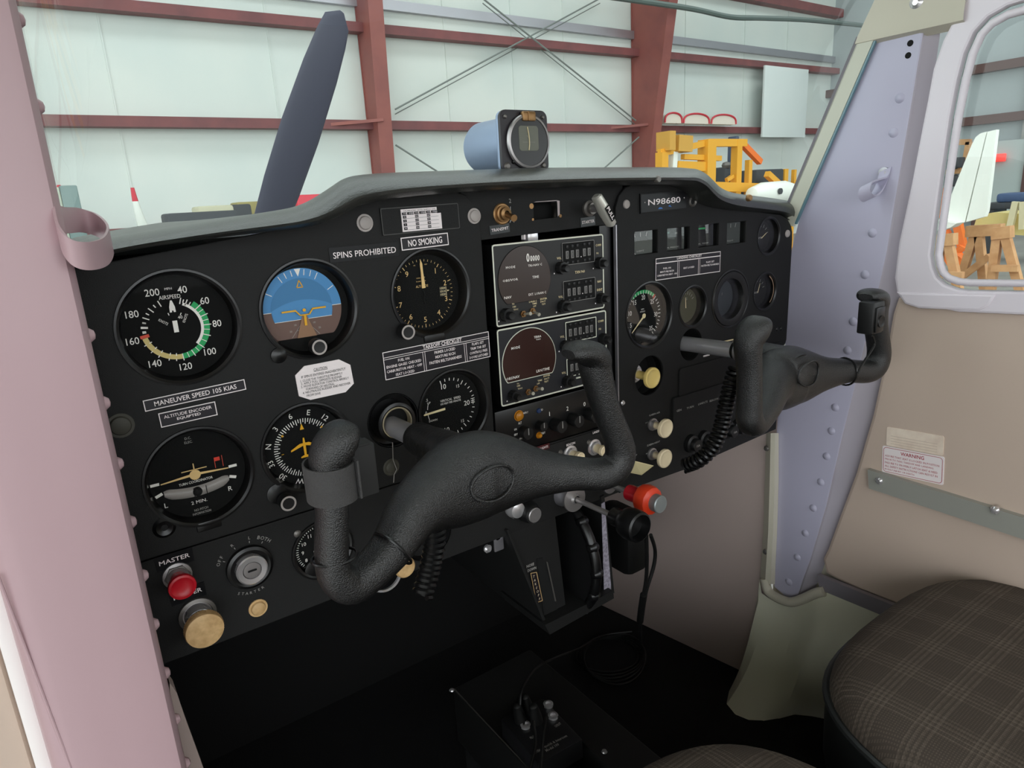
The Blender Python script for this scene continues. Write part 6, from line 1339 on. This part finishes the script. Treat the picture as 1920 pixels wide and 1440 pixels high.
# microphone-type black box and wires by the kick panel
o = thing('kick_box', 'dark rounded box low on the kick panel behind the throttle knob', 'box', tuple(aty(1160, 1010, .12))); MB().box(-.02, .028, -.04, .04, -.045, .05, .012).build('body', RUBBER, o)
wv = thing('hanging_cable', 'pair of black cables hanging from the throttle area to the floor', 'cable', tuple(aty(1210, 1050, .02))); ow = Vector(wv.location)
for P in (((1212, 1003, .0), (1213, 1050, .01), (1211, 1090, .02), (1204, 1130, .03), (1200, 1170, .05), (1201, 1205, .08)), ((1220, 1003, .0), (1228, 1030, .01), (1226, 1060, .015), (1214, 1100, .02), (1205, 1135, .03))):
    MB().tube(smooth_path([tuple(aty(p[0], p[1], p[2]) - ow) for p in P]), .0026, 8).build('cable', RUBBER, wv)
MB().tube([aty(1207, 1115, .024) - ow, aty(1203, 1140, .034) - ow, aty(1200, 1165, .048) - ow], .0050, 10).build('splice', RUBBER, wv)
# floor tunnel, intercom and its cables
tn = thing('floor_tunnel', 'black floor tunnel cover with recessed tray between the seats', 'console', (.4465, .08, -.64))
b = MB(); b.plate(rrect(-.070, .0695, -.40, .112, .004), [rrect(-.052, .012, -.34, -.06, .006)], 0, .09, .002); 
vs = [(v[0], v[2], .14 - v[1]) for v in b.v]; b2 = MB(); b2.add(vs, b.f); b2.build('cover', CONS, tn)
MB().box(-.052, .012, -.34, -.06, .08, .09).build('tray_floor', DEEP, tn)
MB().box(-.064, .064, -.39, .105, 0, .052).build('tunnel_core', CARPET, tn)
x0 = -.071
MB().bar((-.0695, -.40, .1405), (-.0695, .112, .1405), .0012).build('worn_edge', GUN, tn)
for q in ((1133, 1408), (847, 1293)):
    p = atz(*q, -.499) - Vector(tn.location); MB().lathe([(0, .002), (.003, .0016), (.004, 0)], (p.x, p.y, .140), (0, 0, 1), 14).build('screw', CHROME, tn)
ic = thing('intercom_box', 'small black intercom box with jack sockets on the floor tunnel', 'intercom', tuple(atz(1014, 1366, -.470)), (0, 0, radians(-4)))
MB().box(-.034, .034, -.045, .045, -.030, 0, .003).build('case', mat('intercom black', (30, 30, 32), .4), ic)
oi = Vector(ic.location)
for q, m in (((1035, 1342), CHROME), ((1024, 1321), CHROME), ((985, 1362), CHROME)):
    p = atz(*q, -.469) - oi; MB().lathe([(.0068, 0), (.0068, .003), (.0040, .0035), (.0035, .0005), (0, .0005)], (p.x, p.y, 0), (0, 0, 1), 24).build('jack_socket', m, ic)
for q, r in (((988, 1330), .008), ((1005, 1347), .0085), ((975, 1348), .008)):
    p = atz(*q, -.465) - oi; MB().lathe([(r, 0), (r * .9, .014), (r * .6, .03), (0, .034)], (p.x, p.y, 0), (-.2, -.1, 1), 20).build('plug', RUBBER, ic)
def flat(b, s, q0, q1, h):
    a, c = atz(*q0, -.4695) - oi, atz(*q1, -.4695) - oi; m_ = MB(); r = atan2(c.y - a.y, c.x - a.x); m_.text(s, 0, 0, h, (c - a).length, 0, 0, .01, res=1)
    b.add([(a.lerp(c, .5).x + v[0] * cos(r) - v[2] * sin(r), a.lerp(c, .5).y + v[0] * sin(r) + v[2] * cos(r), .0005) for v in m_.v], m_.f)
b = MB(); flat(b, 'Squelch & Intercom', (1021, 1402), (1064, 1377), .005); flat(b, 'Model 100', (1027, 1407), (1050, 1393), .0045); flat(b, 'PILOT', (996, 1385), (1005, 1380), .004); flat(b, 'COPILOT', (1040, 1361), (1050, 1354), .004); flat(b, 'MIC', (968, 1340), (976, 1336), .004); flat(b, 'PUSH', (1008, 1411), (1016, 1406), .004); b.build('lettering', PRINT, ic)
cw = thing('intercom_cable', 'thin black cable looping from the intercom across the tunnel', 'cable', tuple(atz(1000, 1280, -.46))); oc_ = Vector(cw.location)
P = [atz(975, 1322, -.44), atz(980, 1290, -.43), atz(1005, 1253, -.45), atz(1045, 1232, -.48), atz(1088, 1215, -.56), atz(1130, 1192, -.60), atz(1185, 1184, -.60)]
MB().tube(smooth_path([tuple(p - oc_) for p in P]), .0018, 8).build('cable', RUBBER, cw)
for P in ([atz(1024, 1345, -.44), atz(1018, 1385, -.44), atz(1014, 1440, -.45), atz(1010, 1480, -.46)], [atz(1000, 1352, -.44), atz(1004, 1395, -.45), atz(994, 1440, -.46), atz(985, 1480, -.47)]):
    MB().tube(smooth_path([tuple(p - oc_) for p in P]), .0020, 8).build('cable', RUBBER, cw)
cc = thing('cable_bundle', 'loosely coiled black cable bundle lying on the carpet', 'cable', tuple(atz(1150, 1215, -.64))); oc_ = Vector(cc.location)
for k in range(5):
    P = [atz(1085 + 58 * (1 - cos(t)) + 4 * k - 4 + 3 * sin(2 * t + k), 1228 + 2.0 * k - 8 * sin(t) * (4.0 + k * .5) + 0 * t, -.635 + .004 * k) - oc_ for t in [pi * i / 16 for i in range(32)]]
    MB().tube(P, .0019, 8, closed=True).build('turn', RUBBER, cc)
# seats
def seat(name, label, cx, w_, yf, zt, seam):
    o = thing(name, label, 'seat', (cx, yf, zt))
    D = .46; hw = w_ / 2
    def ring(f, z, ex=3.2, back=0.0): 
        P = []
        for k in range(64):
            t = 2 * pi * k / 64; ca, sa = cos(t), sin(t); x = (abs(ca) ** (2 / ex)) * (1 if ca >= 0 else -1) * hw * f; y = (abs(sa) ** (2 / ex)) * (1 if sa >= 0 else -1) * D / 2
            y = y * f - D / 2 + .0; P.append((x, y, z))
        return P
    base = MB(); R = [ring(.93, -.135), ring(.97, -.128), ring(.995, -.10), ring(1.0, -.060), ring(.995, -.030), ring(.990, -.026)]; base.grid([r + [r[0]] for r in R]); base.add(R[0], [tuple(range(64))]); base.build('side_boxing', VINYL, o)
    pad = MB(); R = [ring(.990, -.026), ring(.985, -.016), ring(.965, -.004), ring(.93, .005), ring(.86, .0105), ring(.72, .0150), ring(.5, .0175), ring(.25, .0185)]; pad.grid([r + [r[0]] for r in R]); pad.add(R[-1], [tuple(range(64))]); pad.build('cushion', PLAID, o)
    MB().tube(ring(1.0, -.026), .0040, 8, closed=True).build('piping', VINYL, o)
    if seam:
        MB().tube([(-.045 + .03 * (i / 12), -.03 - .40 * i / 12, .0168 - .0010 * abs((i - 6) / 6) ** 4 * 9) for i in range(13)], .0013, 6).build('seam', VINYL, o)
    MB().box(-hw * .8, hw * .8, -D * .9, -.06, -.30, -.136, .01).build('seat_frame', SATIN, o)
    return o
seat('seat_cushion', 'passenger seat cushion in brown plaid cloth with black vinyl sides', .722, .40, -.225, -.300, True)
seat('seat_cushion.001', 'pilot seat cushion in brown plaid cloth, only its forward corner in view', .300, .40, -.190, -.322, False)
# placards on the passenger door
def wall_placard(name, label, TLp, TRp, BLp, m, x=.8735):
    a, c, e = atx(*TLp, x), atx(*TRp, x), atx(*BLp, x); u = c - a; w_ = u.length; ang = atan2(u.z, -u.y); v = a - e; up = Vector((0, sin(ang), cos(ang))); h_ = v.dot(up); ctr = a + u / 2 - up * h_ / 2
    o = thing(name, label, 'placard', tuple(ctr)); o.rotation_euler = (0, -ang, -pi / 2); o.rotation_mode = 'XYZ'
    # local X runs aft along the door, local Z up: rotate about local Y, then turn to face inboard
    MB().prism(rrect(-w_ / 2, w_ / 2, -h_ / 2, h_ / 2, .002), -.0004, .0006).build('sticker', m, o); return o, w_, h_
o, w_, h_ = wall_placard('faded_placard', 'faded blank tan sticker above the red WARNING placard', (1663, 800), (1770, 818), (1660, 834), PAPER)
b = MB()
for i in range(4): b.line((-w_ * .42, h_ * (.05 - .14 * i)), (w_ * .40, h_ * (.05 - .14 * i)), .0004, -.0006)
b.build('faint_lines', mat('faint brown ink', (200, 180, 160), .7), o)
o, w_, h_ = wall_placard('warning_placard', 'white sticker with red border reading WARNING above the arm rail', (1655, 835), (1771, 857), (1652, 884), DECALW)
b = MB(); b.rectline(-w_ / 2 + .0015, w_ / 2 - .0015, -h_ / 2 + .0015, h_ / 2 - .0015, .0006, -.0006, .004)
b.text('WARNING', 0, h_ * .32, h_ * .13, w_ * .38, 0, -.0006, .012)
for i, (s, f) in enumerate((('ASSURE THAT SEAT IS LOCKED IN POSITION', .88), ('PRIOR TO TAXI, TAKEOFF AND LANDING.', .80), ('FAILURE TO PROPERLY LATCH SEAT & HEED', .86), ('ALL SAFETY INSTRUCTIONS CAN RESULT IN', .86), ('BODILY INJURY OR DEATH.', .50))): b.text(s, -w_ * .45 + w_ * f / 2, h_ * (.15 - .128 * i), h_ * .072, w_ * f, 0, -.0006, .004, res=1)
b.build('red_print', REDINK, o)
# limit placard half hidden behind the passenger yoke
o, w_, h_ = placard('airspeed_limits_placard', 'narrow cream-edged placard half hidden behind the passenger yoke', (1330, 644), (1420, 625), (1331, 652), DECAL, None)
b = MB(); b.line((-w_ / 2, h_ * .35), (w_ / 2, h_ * .35), h_ * .28, -.0006); b.text('MUST BE SECURED IN FLIGHT', 0, -h_ * .2, h_ * .3, w_ * .7, 0, -.0006, .01, res=1); b.build('print', CREAMP, o); o.location.y = -.0014
o = thing('placard_chip', 'small white chip of label under the passenger yoke shaft', 'label', (*[0] * 3,)); x, z = pan(1325, 666.5, -.003); o.location = (x, -.003, z); MB().box(-.006, .006, -.0003, .0010, -.0010, .0010, .0002).build('chip', DECALW, o)
